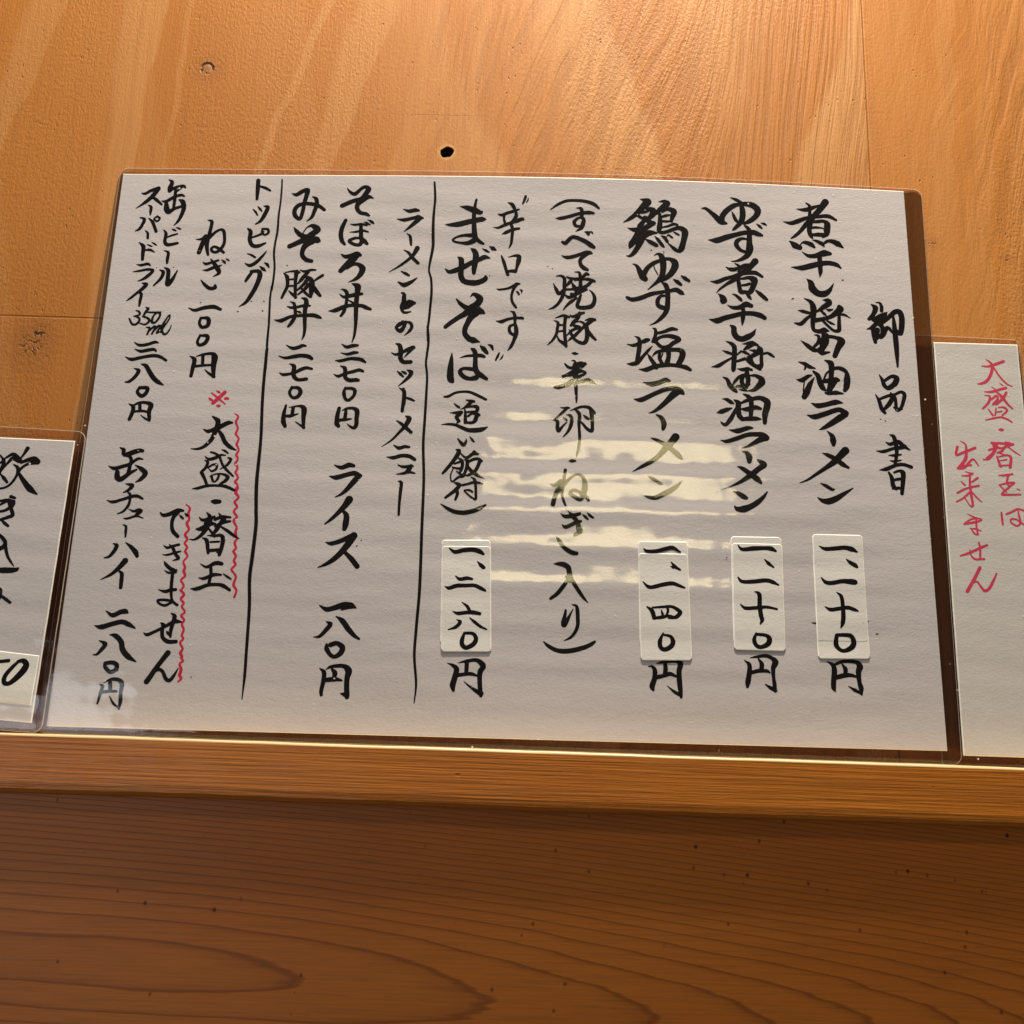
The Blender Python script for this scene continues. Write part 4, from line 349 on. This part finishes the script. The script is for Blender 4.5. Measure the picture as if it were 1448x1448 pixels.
'yen4':('ink','-473,-2242,5 -423,-2261,29 -386,-2295,49 -395,-2364,52 -415,-2445,55 -407,-2496,29|-371,-2237,5 -291,-2217,29 -199,-2206,35 -145,-2242,52 -133,-2271,46 -160,-2312,49 -163,-2392,43 -154,-2484,40 -146,-2540,29|-147,-2518,51 -200,-2491,34 -259,-2452,17 -309,-2413,5|-290,-2235,40 -291,-2292,38 -292,-2333,35|-367,-2352,35 -298,-2341,32 -246,-2337,35 -188,-2353,17'),
'divider_right':('ink','-824,2852,20 -809,2669,24 -814,2543,24 -818,2425,28 -815,2265,31 -809,2123,30 -823,1998,28 -840,1848,18 -814,1749,22 -802,1601,25 -807,1463,25 -815,1298,24 -823,1176,22 -815,1055,22|-825,1211,23 -809,1055,24 -819,899,24 -824,806,21 -806,667,22 -805,468,25 -808,164,26 -810,-77,26 -787,-432,26 -781,-954,28 -773,-1519,28 -785,-1878,27 -791,-2177,24 -761,-2443,21 -771,-2623,8'),
'divider_left':('ink','-2464,2871,14 -2459,2765,17 -2460,2603,18 -2467,2459,20 -2466,2267,23 -2478,2139,21 -2481,1997,21 -2464,1863,20 -2463,1708,21 -2472,1590,21|-2474,1628,19 -2481,1505,19 -2476,1369,21 -2469,1205,21 -2469,1014,23 -2463,875,23 -2461,699,22|-2464,921,30 -2466,874,30 -2467,610,30 -2463,364,30 -2443,-60,29 -2445,-476,35 -2427,-767,34 -2412,-940,34 -2419,-1254,36 -2426,-1479,33 -2403,-1756,30 -2391,-2219,27 -2387,-2407,27 -2392,-2632,8'),
'oshinagaki':('ink','3764,1590,7 3808,1549,59 3783,1478,44 3737,1423,37|3815,1611,7 3854,1608,22 3873,1566,37 3870,1520,37|3926,1502,11 3860,1466,44 3793,1417,59 3759,1439,15|3904,1482,45 3843,1419,52 3767,1332,44 3705,1307,7|3767,1332,44 3776,1241,51 3785,1165,37|3815,1303,52 3795,1211,51|3840,1373,44 3872,1313,52 3852,1228,44 3817,1227,29|3784,1256,29 3860,1236,44 3908,1321,44 3936,1322,37 3968,1277,22|3840,1365,44 3929,1437,44 4005,1509,52 4055,1511,59 4075,1450,59 4069,1357,59 4049,1272,52 4012,1302,30|3988,1462,22 3992,1370,44 3995,1255,55 3998,1141,55 3998,1028,44 3996,900,18|3802,808,7 3830,753,36 3847,694,43 3886,658,36 3939,670,11|3857,746,29 3930,793,36 3977,772,58 3952,711,58 3894,673,36|3751,592,8 3783,524,36 3803,441,41 3834,394,31|3799,546,26 3880,580,31 3930,581,46 3885,495,46 3821,425,31|3907,612,15 3948,560,31 3955,434,36 4000,446,36|3941,592,26 4012,625,31 4045,595,41 4024,510,36 4000,446,31|3932,455,20 3970,435,31|3868,161,10 3906,141,40 3924,49,45 3923,-44,35 3902,-137,30|3824,82,8 3867,62,35 3946,90,40 3993,50,45 4058,6,15|3725,-13,8 3793,-17,35 3893,17,30 3972,29,40 4011,41,40|3844,-56,8 3898,-55,30 3967,-45,15|3855,-112,8 3894,-117,25 3962,-105,12|3742,-212,8 3811,-200,40 3910,-157,35 3988,-150,35 4060,-173,35|3832,-235,20 3858,-291,40 3867,-371,45 3894,-401,35|3886,-234,20 3935,-217,25 3973,-237,50 3966,-328,45 3948,-450,35|3890,-310,25 3939,-299,30|3860,-402,20 3914,-395,30 3952,-399,25|3781,325,5 3793,325,5|3829,314,6 3838,303,6'),
'takikomi':('ink','-5027,-292,11 -4983,-349,28 -4985,-421,35 -5010,-521,28|-5013,-378,21 -4973,-327,14|-4972,-334,14 -4967,-406,28 -4985,-464,14|-4987,-492,10 -4947,-534,35 -4909,-576,24|-4964,-427,11 -4932,-369,28 -4891,-325,42 -4825,-352,42|-4961,-319,21 -4898,-282,35 -4845,-316,42 -4812,-351,42|-4761,-217,42 -4789,-279,25 -4810,-315,18|-4803,-366,28 -4732,-335,42 -4678,-334,70 -4640,-354,56|-4874,-389,11 -4828,-424,35 -4823,-495,28 -4858,-574,24 -4912,-626,21 -4983,-645,21|-4630,-375,14 -4725,-378,28 -4781,-415,28 -4815,-459,35|-4813,-473,28 -4736,-571,49 -4671,-640,63 -4596,-691,14|-4848,-723,35 -4806,-736,24|-4962,-775,21 -4890,-759,28 -4819,-778,48|-4943,-810,21 -4870,-759,35|-4945,-880,24 -4880,-864,28 -4826,-821,41 -4810,-792,35|-4852,-786,41 -4825,-849,34 -4802,-911,38 -4842,-933,34 -4918,-963,27|-4905,-963,17 -4866,-996,31 -4828,-1023,24|-4916,-1100,20 -4869,-1140,34 -4833,-1181,37 -4819,-1242,34 -4786,-1324,27 -4743,-1384,20 -4707,-1425,5|-4890,-1258,47 -4847,-1236,41 -4829,-1201,34|-4876,-1469,40 -4803,-1467,57 -4731,-1465,54 -4679,-1457,40 -4658,-1439,10|-4815,-1643,20 -4791,-1669,23 -4792,-1743,20|-4797,-1709,23 -4738,-1748,30 -4690,-1780,27'),
'tag50':('lab','-4732,-2354,28 -4678,-2346,31 -4610,-2337,31|-4506,-2334,21 -4566,-2398,35 -4621,-2482,41 -4618,-2544,41 -4569,-2549,38 -4509,-2493,55 -4452,-2416,62 -4439,-2367,55 -4472,-2334,42 -4519,-2342,28'),
'oomori_red':('red','4917,1016,7 4954,987,21 4974,944,29 4954,857,29 4904,779,29 4845,748,25 4805,744,7|4870,941,10 4934,939,21 5016,967,29 5095,999,29|4989,927,17 5043,825,17 5107,750,18 5157,726,8|4873,659,10 4940,661,25 5014,684,25 5091,707,25|4949,716,7 4982,687,12|5033,757,7 5062,732,12|4870,621,7 4920,609,21 4898,541,25 4837,476,16|4933,576,16 4984,619,21 4997,586,21 4944,525,21|4988,662,12 5039,612,33 5094,529,21 5137,484,16|5090,656,25 5053,596,29 4976,526,21|4892,473,10 4933,407,20|4972,484,12 4957,408,16|4996,493,10 5052,494,20 5080,461,20 5028,409,16|4968,441,12 5024,451,16|4854,354,10 4930,373,20 5010,388,20 5071,369,20 5116,340,16|4982,253,16 5002,254,32 5021,252,16|4890,110,20 5000,109,24 5109,103,20|4892,122,8 4917,57,24|5033,126,10 5078,111,20|4860,35,20 4957,66,20|4945,107,20 4905,15,28 4829,-53,20|5047,110,20 4993,34,24 4944,8,20|5058,69,12 5116,21,14 5167,-15,8|4795,-67,11 4850,-58,19 4908,9,23 4943,79,23|4952,10,11 5015,-15,15|4867,39,19 4942,64,19|4910,117,15 4963,57,19 5106,99,19|4927,-22,8 4944,-75,23 4960,-136,23|4940,-37,11 5030,-15,19 5071,-41,26 5054,-141,30|4958,-75,9 5025,-61,15|4946,-129,15 5049,-118,15|4933,-228,11 4988,-227,22 5069,-213,21|5032,-218,19 5007,-295,22 5027,-348,11|4928,-328,11 5002,-310,19 5075,-301,22 5043,-332,19 4948,-418,19 4991,-428,21 5129,-422,15|4928,-328,11 4960,-365,15 4993,-402,11|5098,-365,7 5122,-376,13|4923,-614,18 4924,-681,21 4926,-734,18|4972,-628,18 5040,-596,21 5092,-572,18 5190,-600,18|5086,-565,9 5093,-640,18 5101,-707,18 5068,-745,18 5014,-716,16 5010,-679,16 5061,-678,16 5101,-707,16 5141,-735,16|4581,124,6 4629,87,17 4631,25,23 4616,-68,34 4551,-147,26 4535,-166,22 4602,-153,26 4689,-66,19 4742,-134,11|4546,61,26 4528,-24,21 4615,9,26 4722,54,26|4581,-138,19 4669,-128,19|4605,-199,7 4662,-217,19|4565,-242,9 4623,-240,19 4676,-216,19|4646,-228,19 4638,-328,22 4642,-441,26 4648,-546,22 4619,-547,11 4581,-481,11|4553,-303,9 4586,-337,19|4720,-261,22 4661,-304,15|4507,-422,19 4597,-374,19 4724,-341,19|4492,-513,15 4560,-474,19 4631,-411,19|4659,-418,15 4698,-470,15 4738,-507,11|4589,-636,7 4656,-669,15 4722,-692,14 4652,-718,24 4550,-738,21|4547,-738,14 4614,-691,17 4676,-675,17|4668,-690,17 4665,-766,19 4672,-842,17|4603,-782,8 4653,-787,17 4705,-805,10|4607,-782,10 4642,-836,17 4672,-842,17|4483,-1060,14 4572,-1031,24 4676,-980,24 4752,-947,20|4674,-925,17 4682,-986,20 4675,-1069,20|4581,-1003,14 4590,-1057,15 4627,-1091,19 4713,-1087,17|4662,-1175,30 4603,-1281,30 4520,-1412,33|4566,-1336,13 4620,-1315,17 4650,-1354,19 4685,-1401,27 4733,-1379,27 4780,-1304,23 4820,-1228,13'),
'specks':('ink','2943,1618,11 2959,1627,9|3476,1851,9 3489,1854,9|1481,2127,10 1484,2123,9|399,1911,10 402,1910,8|449,1886,10 450,1885,8|-1311,2190,5 -1309,2188,5|2203,-1145,9 2204,-1145,8|2193,-1164,6 2194,-1165,6|-2893,-2438,8 -2889,-2439,8|-3707,1819,9 -3705,1818,7|-3530,1825,9 -3526,1825,7|-2675,1453,11 -2672,1451,8|-2543,1458,11 -2540,1456,8|-2805,1337,13 -2801,1336,11|-2549,1348,13 -2545,1347,11|-2333,1868,11 -2330,1867,9|-3202,1430,12 -3200,1428,10|-2805,1335,12 -2804,1334,10|3607,-1856,7 3623,-1854,9|-203,1792,9 -202,1791,8'),
}
# ------------------------------------------------------------------ the wooden wall behind
def slab(name, x0, x1, z0, z1, y_front, thick, mat, bevel=0.0006, hole=None):
    bm = bmesh.new()
    if hole is None:
        vs = [bm.verts.new((x, y_front, z)) for x, z in ((x0, z0), (x1, z0), (x1, z1), (x0, z1))]
        f = bm.faces.new(vs)
        faces = [f]
    else:
        hx, hz, hr = hole
        outer = [bm.verts.new((x, y_front, z)) for x, z in ((x0, z0), (x1, z0), (x1, z1), (x0, z1))]
        ring = []
        for i in range(28):
            a = 2 * math.pi * i / 28
            r = hr * (1 + 0.10 * math.sin(2 * a + 0.6) + 0.05 * math.sin(5 * a))
            ring.append(bm.verts.new((hx + r * math.cos(a), y_front, hz + r * 1.02 * math.sin(a))))
        es = [bm.edges.new((outer[i], outer[(i + 1) % 4])) for i in range(4)]
        es += [bm.edges.new((ring[i], ring[(i + 1) % 28])) for i in range(28)]
        r = bmesh.ops.triangle_fill(bm, edges=es, use_beauty=True)
        faces = [g for g in r['geom'] if isinstance(g, bmesh.types.BMFace)]
        faces = [f for f in bm.faces]
    bmesh.ops.recalc_face_normals(bm, faces=bm.faces)
    if sum(f.normal.y for f in bm.faces) > 0: bmesh.ops.reverse_faces(bm, faces=bm.faces)
    ext = bmesh.ops.extrude_face_region(bm, geom=list(bm.faces))
    vv = [g for g in ext['geom'] if isinstance(g, bmesh.types.BMVert)]
    bmesh.ops.translate(bm, verts=vv, vec=(0, thick, 0))
    bmesh.ops.recalc_face_normals(bm, faces=bm.faces)
    me = bpy.data.meshes.new(name); bm.to_mesh(me); bm.free()
    o = link(name, me, mat)
    b = o.modifiers.new('edge', 'BEVEL'); b.width = bevel; b.segments = 2; b.limit_method = 'ANGLE'; b.angle_limit = math.radians(60)
    return o
WALL_TOP = 0.62
wall = slab('plywood_wall', -0.80, 0.1915, -0.02, WALL_TOP, 0.0, 0.012, PLY, 0.0008, hole=(-0.0370, 0.3161, 0.0035))
tag(wall, 'warm orange plywood wall panel with a round drilled hole and arched grain above the menu', 'wall panel')
hb = mesh_obj('hole_back', [(-0.043, 0.0105, 0.310), (-0.031, 0.0105, 0.310), (-0.031, 0.0105, 0.322), (-0.043, 0.0105, 0.322)], [(0, 1, 2, 3)], DARK, wall)  # dark plate painting the shade at the bottom of the hole
wall2 = slab('plywood_wall', 0.1919, 0.80, -0.02, WALL_TOP, -0.0004, 0.012, PLY2, 0.0008)
tag(wall2, 'straight streaked plywood panel right of the vertical joint, behind the red lettered notice', 'wall panel')
board = slab('lower_wall_board', -0.80, 0.80, -0.45, -0.0235, 0.0, 0.012, BOARD, 0.0008)
tag(board, 'dark reddish brown pine board with horizontal grain lines below the ledge', 'wall board')

# ledge on which the sheets stand
def ledge():
    d, h = 0.024, 0.0262
    prof = [(0.0, -h + 0.0015), (-d + 0.004, -h), (-d + 0.0018, -h + 0.0005), (-d + 0.0004, -h + 0.0022), (-d, -h + 0.005),
            *[(-d + 0.0013 * (1 - math.cos(a)), -0.0013 * (1 - math.sin(a))) for a in np.linspace(0, math.pi / 2, 9)], (0.0, 0.0)]
    xs = np.linspace(-0.8, 0.8, 321); rnd = random.Random(3)
    V = []; Fc = []
    n = len(prof); ph = [rnd.uniform(0, 6.28) for _ in range(6)]
    for x in xs:
        w = 0.00018 * math.sin(37 * x + ph[0]) + 0.00014 * math.sin(83 * x + ph[1]) + 0.0001 * math.sin(190 * x + ph[2])
        w2 = 0.0002 * math.sin(21 * x + ph[3]) + 0.00012 * math.sin(64 * x + ph[4]) + 0.00008 * math.sin(230 * x)
        for k, (y, z) in enumerate(prof):
            V.append((x, y + (w if 1 < k < n - 1 else 0), z + (w2 if 0 < k < 5 else 0) + (w * 0.4 if 5 <= k < n - 1 else 0)))
    for i in range(len(xs) - 1):
        for k in range(n - 1):
            a = i * n + k
            Fc.append((a, a + n, a + n + 1, a + 1))
    Fc.append(tuple(range(n))); Fc.append(tuple(reversed(range((len(xs) - 1) * n, len(xs) * n))))
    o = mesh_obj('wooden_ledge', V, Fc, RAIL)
    bm = bmesh.new(); bm.from_mesh(o.data); bmesh.ops.recalc_face_normals(bm, faces=bm.faces); bm.to_mesh(o.data); bm.free()
    for p in o.data.polygons: p.use_smooth = False
    return o
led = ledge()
tag(led, 'honey brown wooden ledge strip under the sheets, its upper edge catching the light', 'ledge')

# ------------------------------------------------------------------ sheets
ROT = Matrix(SHEET_ROT)
def sheet_root(name, ox, oy, oz, label, cat):
    """Empty at the foot of a sheet; (ox, oy, oz) = its foot in the menu's own axes, millimetres"""
    e = bpy.data.objects.new(name, None); COL.objects.link(e)
    p = Vector(SHEET_O) + ROT @ (Vector((ox, oy, oz)) * MM)
    mm = ROT.to_4x4(); mm.translation = p; e.matrix_world = mm
    e.empty_display_size = 0.02
    tag(e, label, cat)
    return e
def ripple(X, Y):
    """millimetres the sheet swells towards the viewer"""
    edge = min(1.0, max(0.0, (215 - abs(X)) / 40.0)) * min(1.0, max(0.0, (150 - abs(Y)) / 30.0))
    ph = 1.5 * math.sin(X * 0.019 + 0.6) + 0.6 * math.sin(X * 0.043 + 2.0) + 0.15 * math.sin(X * 0.09) + 0.003 * X
    a = 0.098 * (0.55 + 0.45 * math.sin(X * 0.011 + Y * 0.008 + 1.2))
    r = a * math.sin(2 * math.pi * Y / 18.5 + ph) + 0.022 * math.sin(2 * math.pi * Y / 9.7 - 1.6 * ph + 1.0)
    r += 0.05 * math.sin(2 * math.pi * Y / 41.0 + 0.6 * ph + 0.5) + 0.12 * math.sin(X * 0.045 + Y * 0.02)
    return r * edge
def warp_menu(X, Y):
    t = min(max((Y + 10) / 157, 0), 1.2); s = min(max((X + 215) / 430, 0), 1)
    return 6.0 * t * t * math.sin(math.pi * s ** 1.3) + ripple(X, Y)
def warp_small(X, Y):
    return 0.07 * math.sin(2 * math.pi * Y / 26 + 0.02 * X) + 0.06 * math.sin(2 * math.pi * Y / 14.5 + 0.05 * X)

def spread(L, step, rim):
    """sample positions 0..L, dense near both ends"""
    a = [0.0, rim * 0.35, rim * 0.7, rim, rim * 1.6]
    n = max(1, int(round((L - 2 * a[-1]) / step)))
    mid = [a[-1] + (L - 2 * a[-1]) * i / n for i in range(n + 1)]
    return a[:-1] + mid + [L - v for v in reversed(a[:-1])]
def sheet(name, q, mat, parent, base, z0=0.0, thick=0.35, rim=0.5, round_r=0.0, warp=None, step=2.0, border=None, lift=None):
    """a thin sheet (paper, film, sticker) over the quad q = TL TR BR BL, local millimetres, with a softly sloped border"""
    TL, TR, BR, BL = [np.array(p, float) for p in q]
    Wd = (np.linalg.norm(TR - TL) + np.linalg.norm(BR - BL)) / 2; Hd = (np.linalg.norm(TL - BL) + np.linalg.norm(TR - BR)) / 2
    us = spread(Wd, step, rim); vs = spread(Hd, step * 0.6, rim)
    if round_r:
        extra = [round_r * k for k in (0.04, 0.12, 0.25, 0.42, 0.62, 0.82)]
        vs = sorted(set(vs + extra + [Hd - e for e in extra]))
    V = []; nu, nv = len(us), len(vs)
    for dv in vs:
        e = min(dv, Hd - dv); ins = 0.0
        if round_r and e < round_r: ins = round_r - math.sqrt(max(0, round_r ** 2 - (round_r - e) ** 2))
        for du in us:
            uu = ins + du / Wd * (Wd - 2 * ins)
            s = uu / Wd; t = dv / Hd
            P = (TL * (1 - s) + TR * s) * (1 - t) + (BL * (1 - s) + BR * s) * t
            ed = min(du, Wd - du, dv, Hd - dv)
            k = min(1.0, ed / rim); k = math.sin(k * math.pi / 2)
            z = z0 + thick * k
            if warp: z += warp(P[0], P[1])
            if lift: z += lift(s, t)
            V.append(((P[0] - base[0]) * MM, (P[1] - base[1]) * MM, (z - base[2]) * MM))
    Fc = [(j * nu + i, (j + 1) * nu + i, (j + 1) * nu + i + 1, j * nu + i + 1) for j in range(nv - 1) for i in range(nu - 1)]
    o = mesh_obj(name, V, Fc, mat, parent, True)
    if border:
        o.data.materials.append(border)
        lo = next(i for i, v in enumerate(us) if v >= rim * 0.9); lv = next(i for i, v in enumerate(vs) if v >= rim * 0.9)
        for k, p in enumerate(o.data.polygons):
            j, i = divmod(k, nu - 1)
            if i < lo or i >= nu - 1 - lo or j < lv or j >= nv - 1 - lv: p.material_index = 1
    return o, (us, vs, nu, nv, V)
def film_edge(info, parent, depth=0.35):
    us, vs, nu, nv, V = info
    loop = [i for i in range(nu)] + [j * nu + nu - 1 for j in range(1, nv)] + [(nv - 1) * nu + i for i in range(nu - 2, -1, -1)] + [j * nu for j in range(nv - 2, 0, -1)]
    P = [V[i] for i in loop]; c = np.mean(P, axis=0); n = len(P); W_ = []
    for i, p in enumerate(P):
        a = np.array(P[i - 1]); b = np.array(P[(i + 1) % n]); d = b - a; d /= max(1e-9, np.linalg.norm(d))
        out = np.array((-d[1], d[0], 0)); out = out if np.dot(out, np.array(p) - c) > 0 else -out
        W_.append(tuple(np.array(p) + np.array((0, 0, 0.00006)) - out * 0.00022)); W_.append(tuple(np.array(p) + out * 0.00002)); W_.append(tuple(np.array(p) + out * 0.0001 - np.array((0, 0, depth * MM))))
    Fc = []
    for i in range(n):
        a, b = 3 * i, 3 * ((i + 1) % n)
        Fc += [(a, a + 1, b + 1, b), (a + 1, a + 2, b + 2, b + 1)]
    return mesh_obj('film_edge', W_, Fc, EDGE, parent)

def parse(txt):
    return [[tuple(float(c) / 20 for c in p.split(',')) for p in s.split(' ')] for s in txt.split('|')]
def smooth(st, n=5):
    P = np.array(st, float)
    if len(P) < 3:
        return P
    out = []
    for i in range(len(P) - 1):
        p0 = P[i - 1] if i else 2 * P[0] - P[1]; p1, p2 = P[i], P[i + 1]
        p3 = P[i + 2] if i + 2 < len(P) else 2 * P[-1] - P[-2]
        for k in range(n):
            t = k / n
            c = 0.5 * ((2 * p1) + (p2 - p0) * t + (2 * p0 - 5 * p1 + 4 * p2 - p3) * t * t + (3 * p1 - p0 - 3 * p2 + p3) * t ** 3)
            c[2] = p1[2] * (1 - t) + p2[2] * t
            out.append(c)
    out.append(P[-1]); return np.array(out)
def writing(name, txt, mat, parent, base, z, warp, h=0.11):
    """brush strokes (x, y, width) melted into one flat ink shape"""
    strokes = [smooth(s) for s in parse(txt)]
    A = np.vstack(strokes); r = A[:, 2].max()
    x0, y0 = A[:, 0].min() - r, A[:, 1].min() - r
    nx = int((A[:, 0].max() + r - x0) / h) + 2; ny = int((A[:, 1].max() + r - y0) / h) + 2
    phi = np.full((ny, nx), 9.0, np.float32)
    for P in strokes:
        for a, b in zip(P[:-1], P[1:]):
            rm = max(a[2], b[2]) / 2 + 0.3
            i0 = max(0, int((min(a[0], b[0]) - rm - x0) / h)); i1 = min(nx, int((max(a[0], b[0]) + rm - x0) / h) + 2)
            j0 = max(0, int((min(a[1], b[1]) - rm - y0) / h)); j1 = min(ny, int((max(a[1], b[1]) + rm - y0) / h) + 2)
            gx = x0 + h * np.arange(i0, i1)[None, :]; gy = y0 + h * np.arange(j0, j1)[:, None]
            d = b[:2] - a[:2]; L = d @ d
            t = np.clip(((gx - a[0]) * d[0] + (gy - a[1]) * d[1]) / L, 0, 1) if L > 1e-9 else np.zeros((j1 - j0, i1 - i0))
            f = np.hypot(gx - a[0] - t * d[0], gy - a[1] - t * d[1]) - (a[2] * (1 - t) + b[2] * t) / 2
            phi[j0:j1, i0:i1] = np.minimum(phi[j0:j1, i0:i1], f)
    gx = x0 + h * np.arange(nx)[None, :]; gy = y0 + h * np.arange(ny)[:, None]
    phi = phi - 0.07 + 0.035 * np.sin(gx * 4.1 + 1.3 * np.sin(gy * 2.7)) * np.sin(gy * 5.3 + gx)     # bleed of the brush
    ins = phi < 0
    V = []; Fc = []; idx = {}
    def vert(x, y):
        k = (round(x, 4), round(y, 4)); i = idx.get(k)
        if i is None:
            i = idx[k] = len(V); V.append(((x - base[0]) * MM, (y - base[1]) * MM, (z + warp(x, y) - base[2]) * MM))
        return i
    full = ins[:-1, :-1] & ins[1:, :-1] & ins[:-1, 1:] & ins[1:, 1:]
    some = (ins[:-1, :-1] | ins[1:, :-1] | ins[:-1, 1:] | ins[1:, 1:]) & ~full
    for j in range(ny - 1):
        i = 0; row = full[j]
        nz = np.flatnonzero(row)
        if len(nz):
            s = nz[0]; p = s
            for q in list(nz[1:]) + [10 ** 9]:
                if q != p + 1 or q - s >= 20:
                    Fc.append((vert(x0 + s * h, y0 + j * h), vert(x0 + (p + 1) * h, y0 + j * h), vert(x0 + (p + 1) * h, y0 + (j + 1) * h), vert(x0 + s * h, y0 + (j + 1) * h)))
                    s = q
                p = q
        for i in np.flatnonzero(some[j]):
            cs = [(i, j), (i + 1, j), (i + 1, j + 1), (i, j + 1)]; poly = []
            for k in range(4):
                a, b = cs[k], cs[(k + 1) % 4]; fa, fb = float(phi[a[1], a[0]]), float(phi[b[1], b[0]])
                if fa < 0: poly.append((x0 + a[0] * h, y0 + a[1] * h))
                if (fa < 0) != (fb < 0):
                    t = fa / (fa - fb); poly.append((x0 + (a[0] + (b[0] - a[0]) * t) * h, y0 + (a[1] + (b[1] - a[1]) * t) * h))
            ids = []
            for p in poly:
                v = vert(*p)
                if v not in ids: ids.append(v)
            if len(ids) >= 3: Fc.append(tuple(ids))
    o = mesh_obj(name, V, Fc, mat, parent)
    return o

# ------------------------------------------------------------------ the big menu
PT = 0.35                                   # paper surface above the sheet's own plane
base = (0.0, -151.0, 0.0)
menu = sheet_root('laminated_menu', *base, 'large laminated white sheet covered in black brush writing, four price stickers on it', 'menu')
H2 = SHEET_H / 2
pap, _ = sheet('paper', [(-210, H2), (210, H2), (210, -H2), (-210, -H2)], PAPER, menu, base, 0, PT, 0.45, 0, warp_menu, 2.0, BORDER)
for key, nm, lb in [('oshinagaki', 'handwritten_heading', None), ('niboshi', 'handwritten_line', None), ('yuzuniboshi', 'handwritten_line', None),
                    ('toriyuzu', 'handwritten_line', None), ('subete', 'handwritten_line', None), ('karakuchi', 'handwritten_line', None),
                    ('mazesoba', 'handwritten_line', None), ('ramentono', 'handwritten_line', None), ('soborodon', 'handwritten_line', None),
                    ('misobutadon', 'handwritten_line', None), ('topping', 'handwritten_line', None), ('negi', 'handwritten_line', None),
                    ('biiru', 'handwritten_line', None), ('suupaadorai', 'handwritten_line', None), ('biiruprice', 'handwritten_line', None),
                    ('oomori', 'handwritten_line', None), ('dekimasen', 'handwritten_line', None), ('chuhai', 'handwritten_line', None),
                    ('yen1', 'yen_character', None), ('yen2', 'yen_character', None), ('yen3', 'yen_character', None), ('yen4', 'yen_character', None),
                    ('divider_right', 'divider_line', None), ('divider_left', 'divider_line', None), ('specks', 'ink_specks', None),
                    ('wavy1', 'wavy_underline', 'red wavy line beside the black writing'), ('wavy2', 'wavy_underline', 'red wavy line beside the black writing'),
                    ('asterisk', 'reference_mark', 'small red reference mark above the red wavy line')]:
    kind, txt = INK[key]
    if key == 'specks':
        for s in txt.split('|'): writing('ink_speck', s, BLACK, pap, base, PT + 0.05, warp_menu)
        continue
    dz = 0.05 if not key.startswith('wavy') else 0.035
    o = writing(nm, txt, RED if kind == 'red' else BLACK, pap, base, PT + dz, warp_menu)
    if lb: o['label'] = lb
film, info = sheet('film', Q['film'], FILM, menu, base, 0.0, PT + 0.10, 4.0, 4.5, warp_menu, 2.0)
film_edge(info, film)
sheet('backing_film', Q['film'], BACKFILM, menu, base, -0.06, 0.02, 4.0, 4.5, warp_menu, 4.0)
def curl(amount):
    return lambda s, t: amount * max(0.0, (t - 0.72) / 0.28) ** 2
for n_, (a, b, pr) in enumerate([('lab1a', 'lab1b', 'pr1'), ('lab2a', 'lab2b', 'pr2'), ('lab3a', 'lab3b', 'pr3'), ('lab4a', 'lab4b', 'pr4')]):
    top_is_b = True
    flat = lambda X, Y: warp_menu(X, Y)
    s1, _ = sheet('price_sticker', Q[a], STICK, menu, base, PT + 0.14, 0.20, 0.45, 1.9, flat, 1.6, BORDER, lift=curl(0.25 if n_ == 0 else 0.0))
    s2, _ = sheet('price_sticker', Q[b], STICK, menu, base, PT + 0.28, 0.20, 0.45, 1.9, flat, 1.6, BORDER, lift=curl(0.25 if n_ != 0 else 0.0))
    cl = curl(0.26 if n_ else 0.0); qb = Q[b]
    def wz(X, Y, qb=qb, cl=cl):
        t = (qb[0][1] - Y) / (qb[0][1] - qb[3][1])
        return warp_menu(X, Y) + cl(0, min(1.0, max(0.0, t)))
    writing('price_writing', INK[pr][1], BLACK, s2, base, PT + 0.28 + 0.20 + 0.04, wz)

# ------------------------------------------------------------------ the two neighbours
ZL, ZR = 3.5, -1.2
bl = (-290.0, -146.0, ZL)
left = sheet_root('laminated_menu', *bl, 'partly seen laminated sheet with a pasted price tag ending in 50, overlapping the big menu', 'menu')
lw = lambda X, Y: ZL - 0.017 * (Y + 146) + warp_small(X, Y)
lp, _ = sheet('paper', Q['left_paper'], PAPER, left, bl, 0, PT, 0.55, 0, lw, 3.0, BORDER)
writing('handwritten_line', INK['takikomi'][1], BLACK, lp, bl, PT + 0.05, lw)
lf, info = sheet('film', Q['left_film'], FILM, left, bl, 0.0, PT + 0.10, 4.0, 4.5, lw, 3.0)
film_edge(info, lf)
sheet('backing_film', Q['left_film'], BACKFILM, left, bl, -0.06, 0.02, 4.0, 4.5, lw, 4.0)
lt, _ = sheet('price_tag', Q['left_tag'], TAGP, left, bl, PT + 0.12, 0.25, 0.4, 0, lw, 3.0, BORDER)
writing('price_writing', INK['tag50'][1], BLACK, lt, bl, PT + 0.12 + 0.25 + 0.05, lw)

br = (235.0, -150.0, ZR)
right = sheet_root('laminated_notice', *br, 'narrow laminated notice with red handwriting, standing on the ledge in front of the plywood joint', 'notice')
right['label'] = 'narrow laminated notice lettered only in red, tucked behind the big menu'
rw = lambda X, Y: ZR + 0.5 * warp_small(X + 40, Y)
rp, _ = sheet('paper', Q['right_paper'], PAPER2, right, br, 0, PT, 0.55, 0, rw, 3.0, BORDER)
writing('handwritten_line', INK['oomori_red'][1], RED2, rp, br, PT + 0.05, rw)
rf, info = sheet('film', Q['right_film'], FILM, right, br, 0.0, PT + 0.10, 3.0, 3.0, rw, 3.0)
film_edge(info, rf)
sheet('backing_film', Q['right_film'], BACKFILM, right, br, -0.06, 0.02, 4.0, 4.5, rw, 4.0)
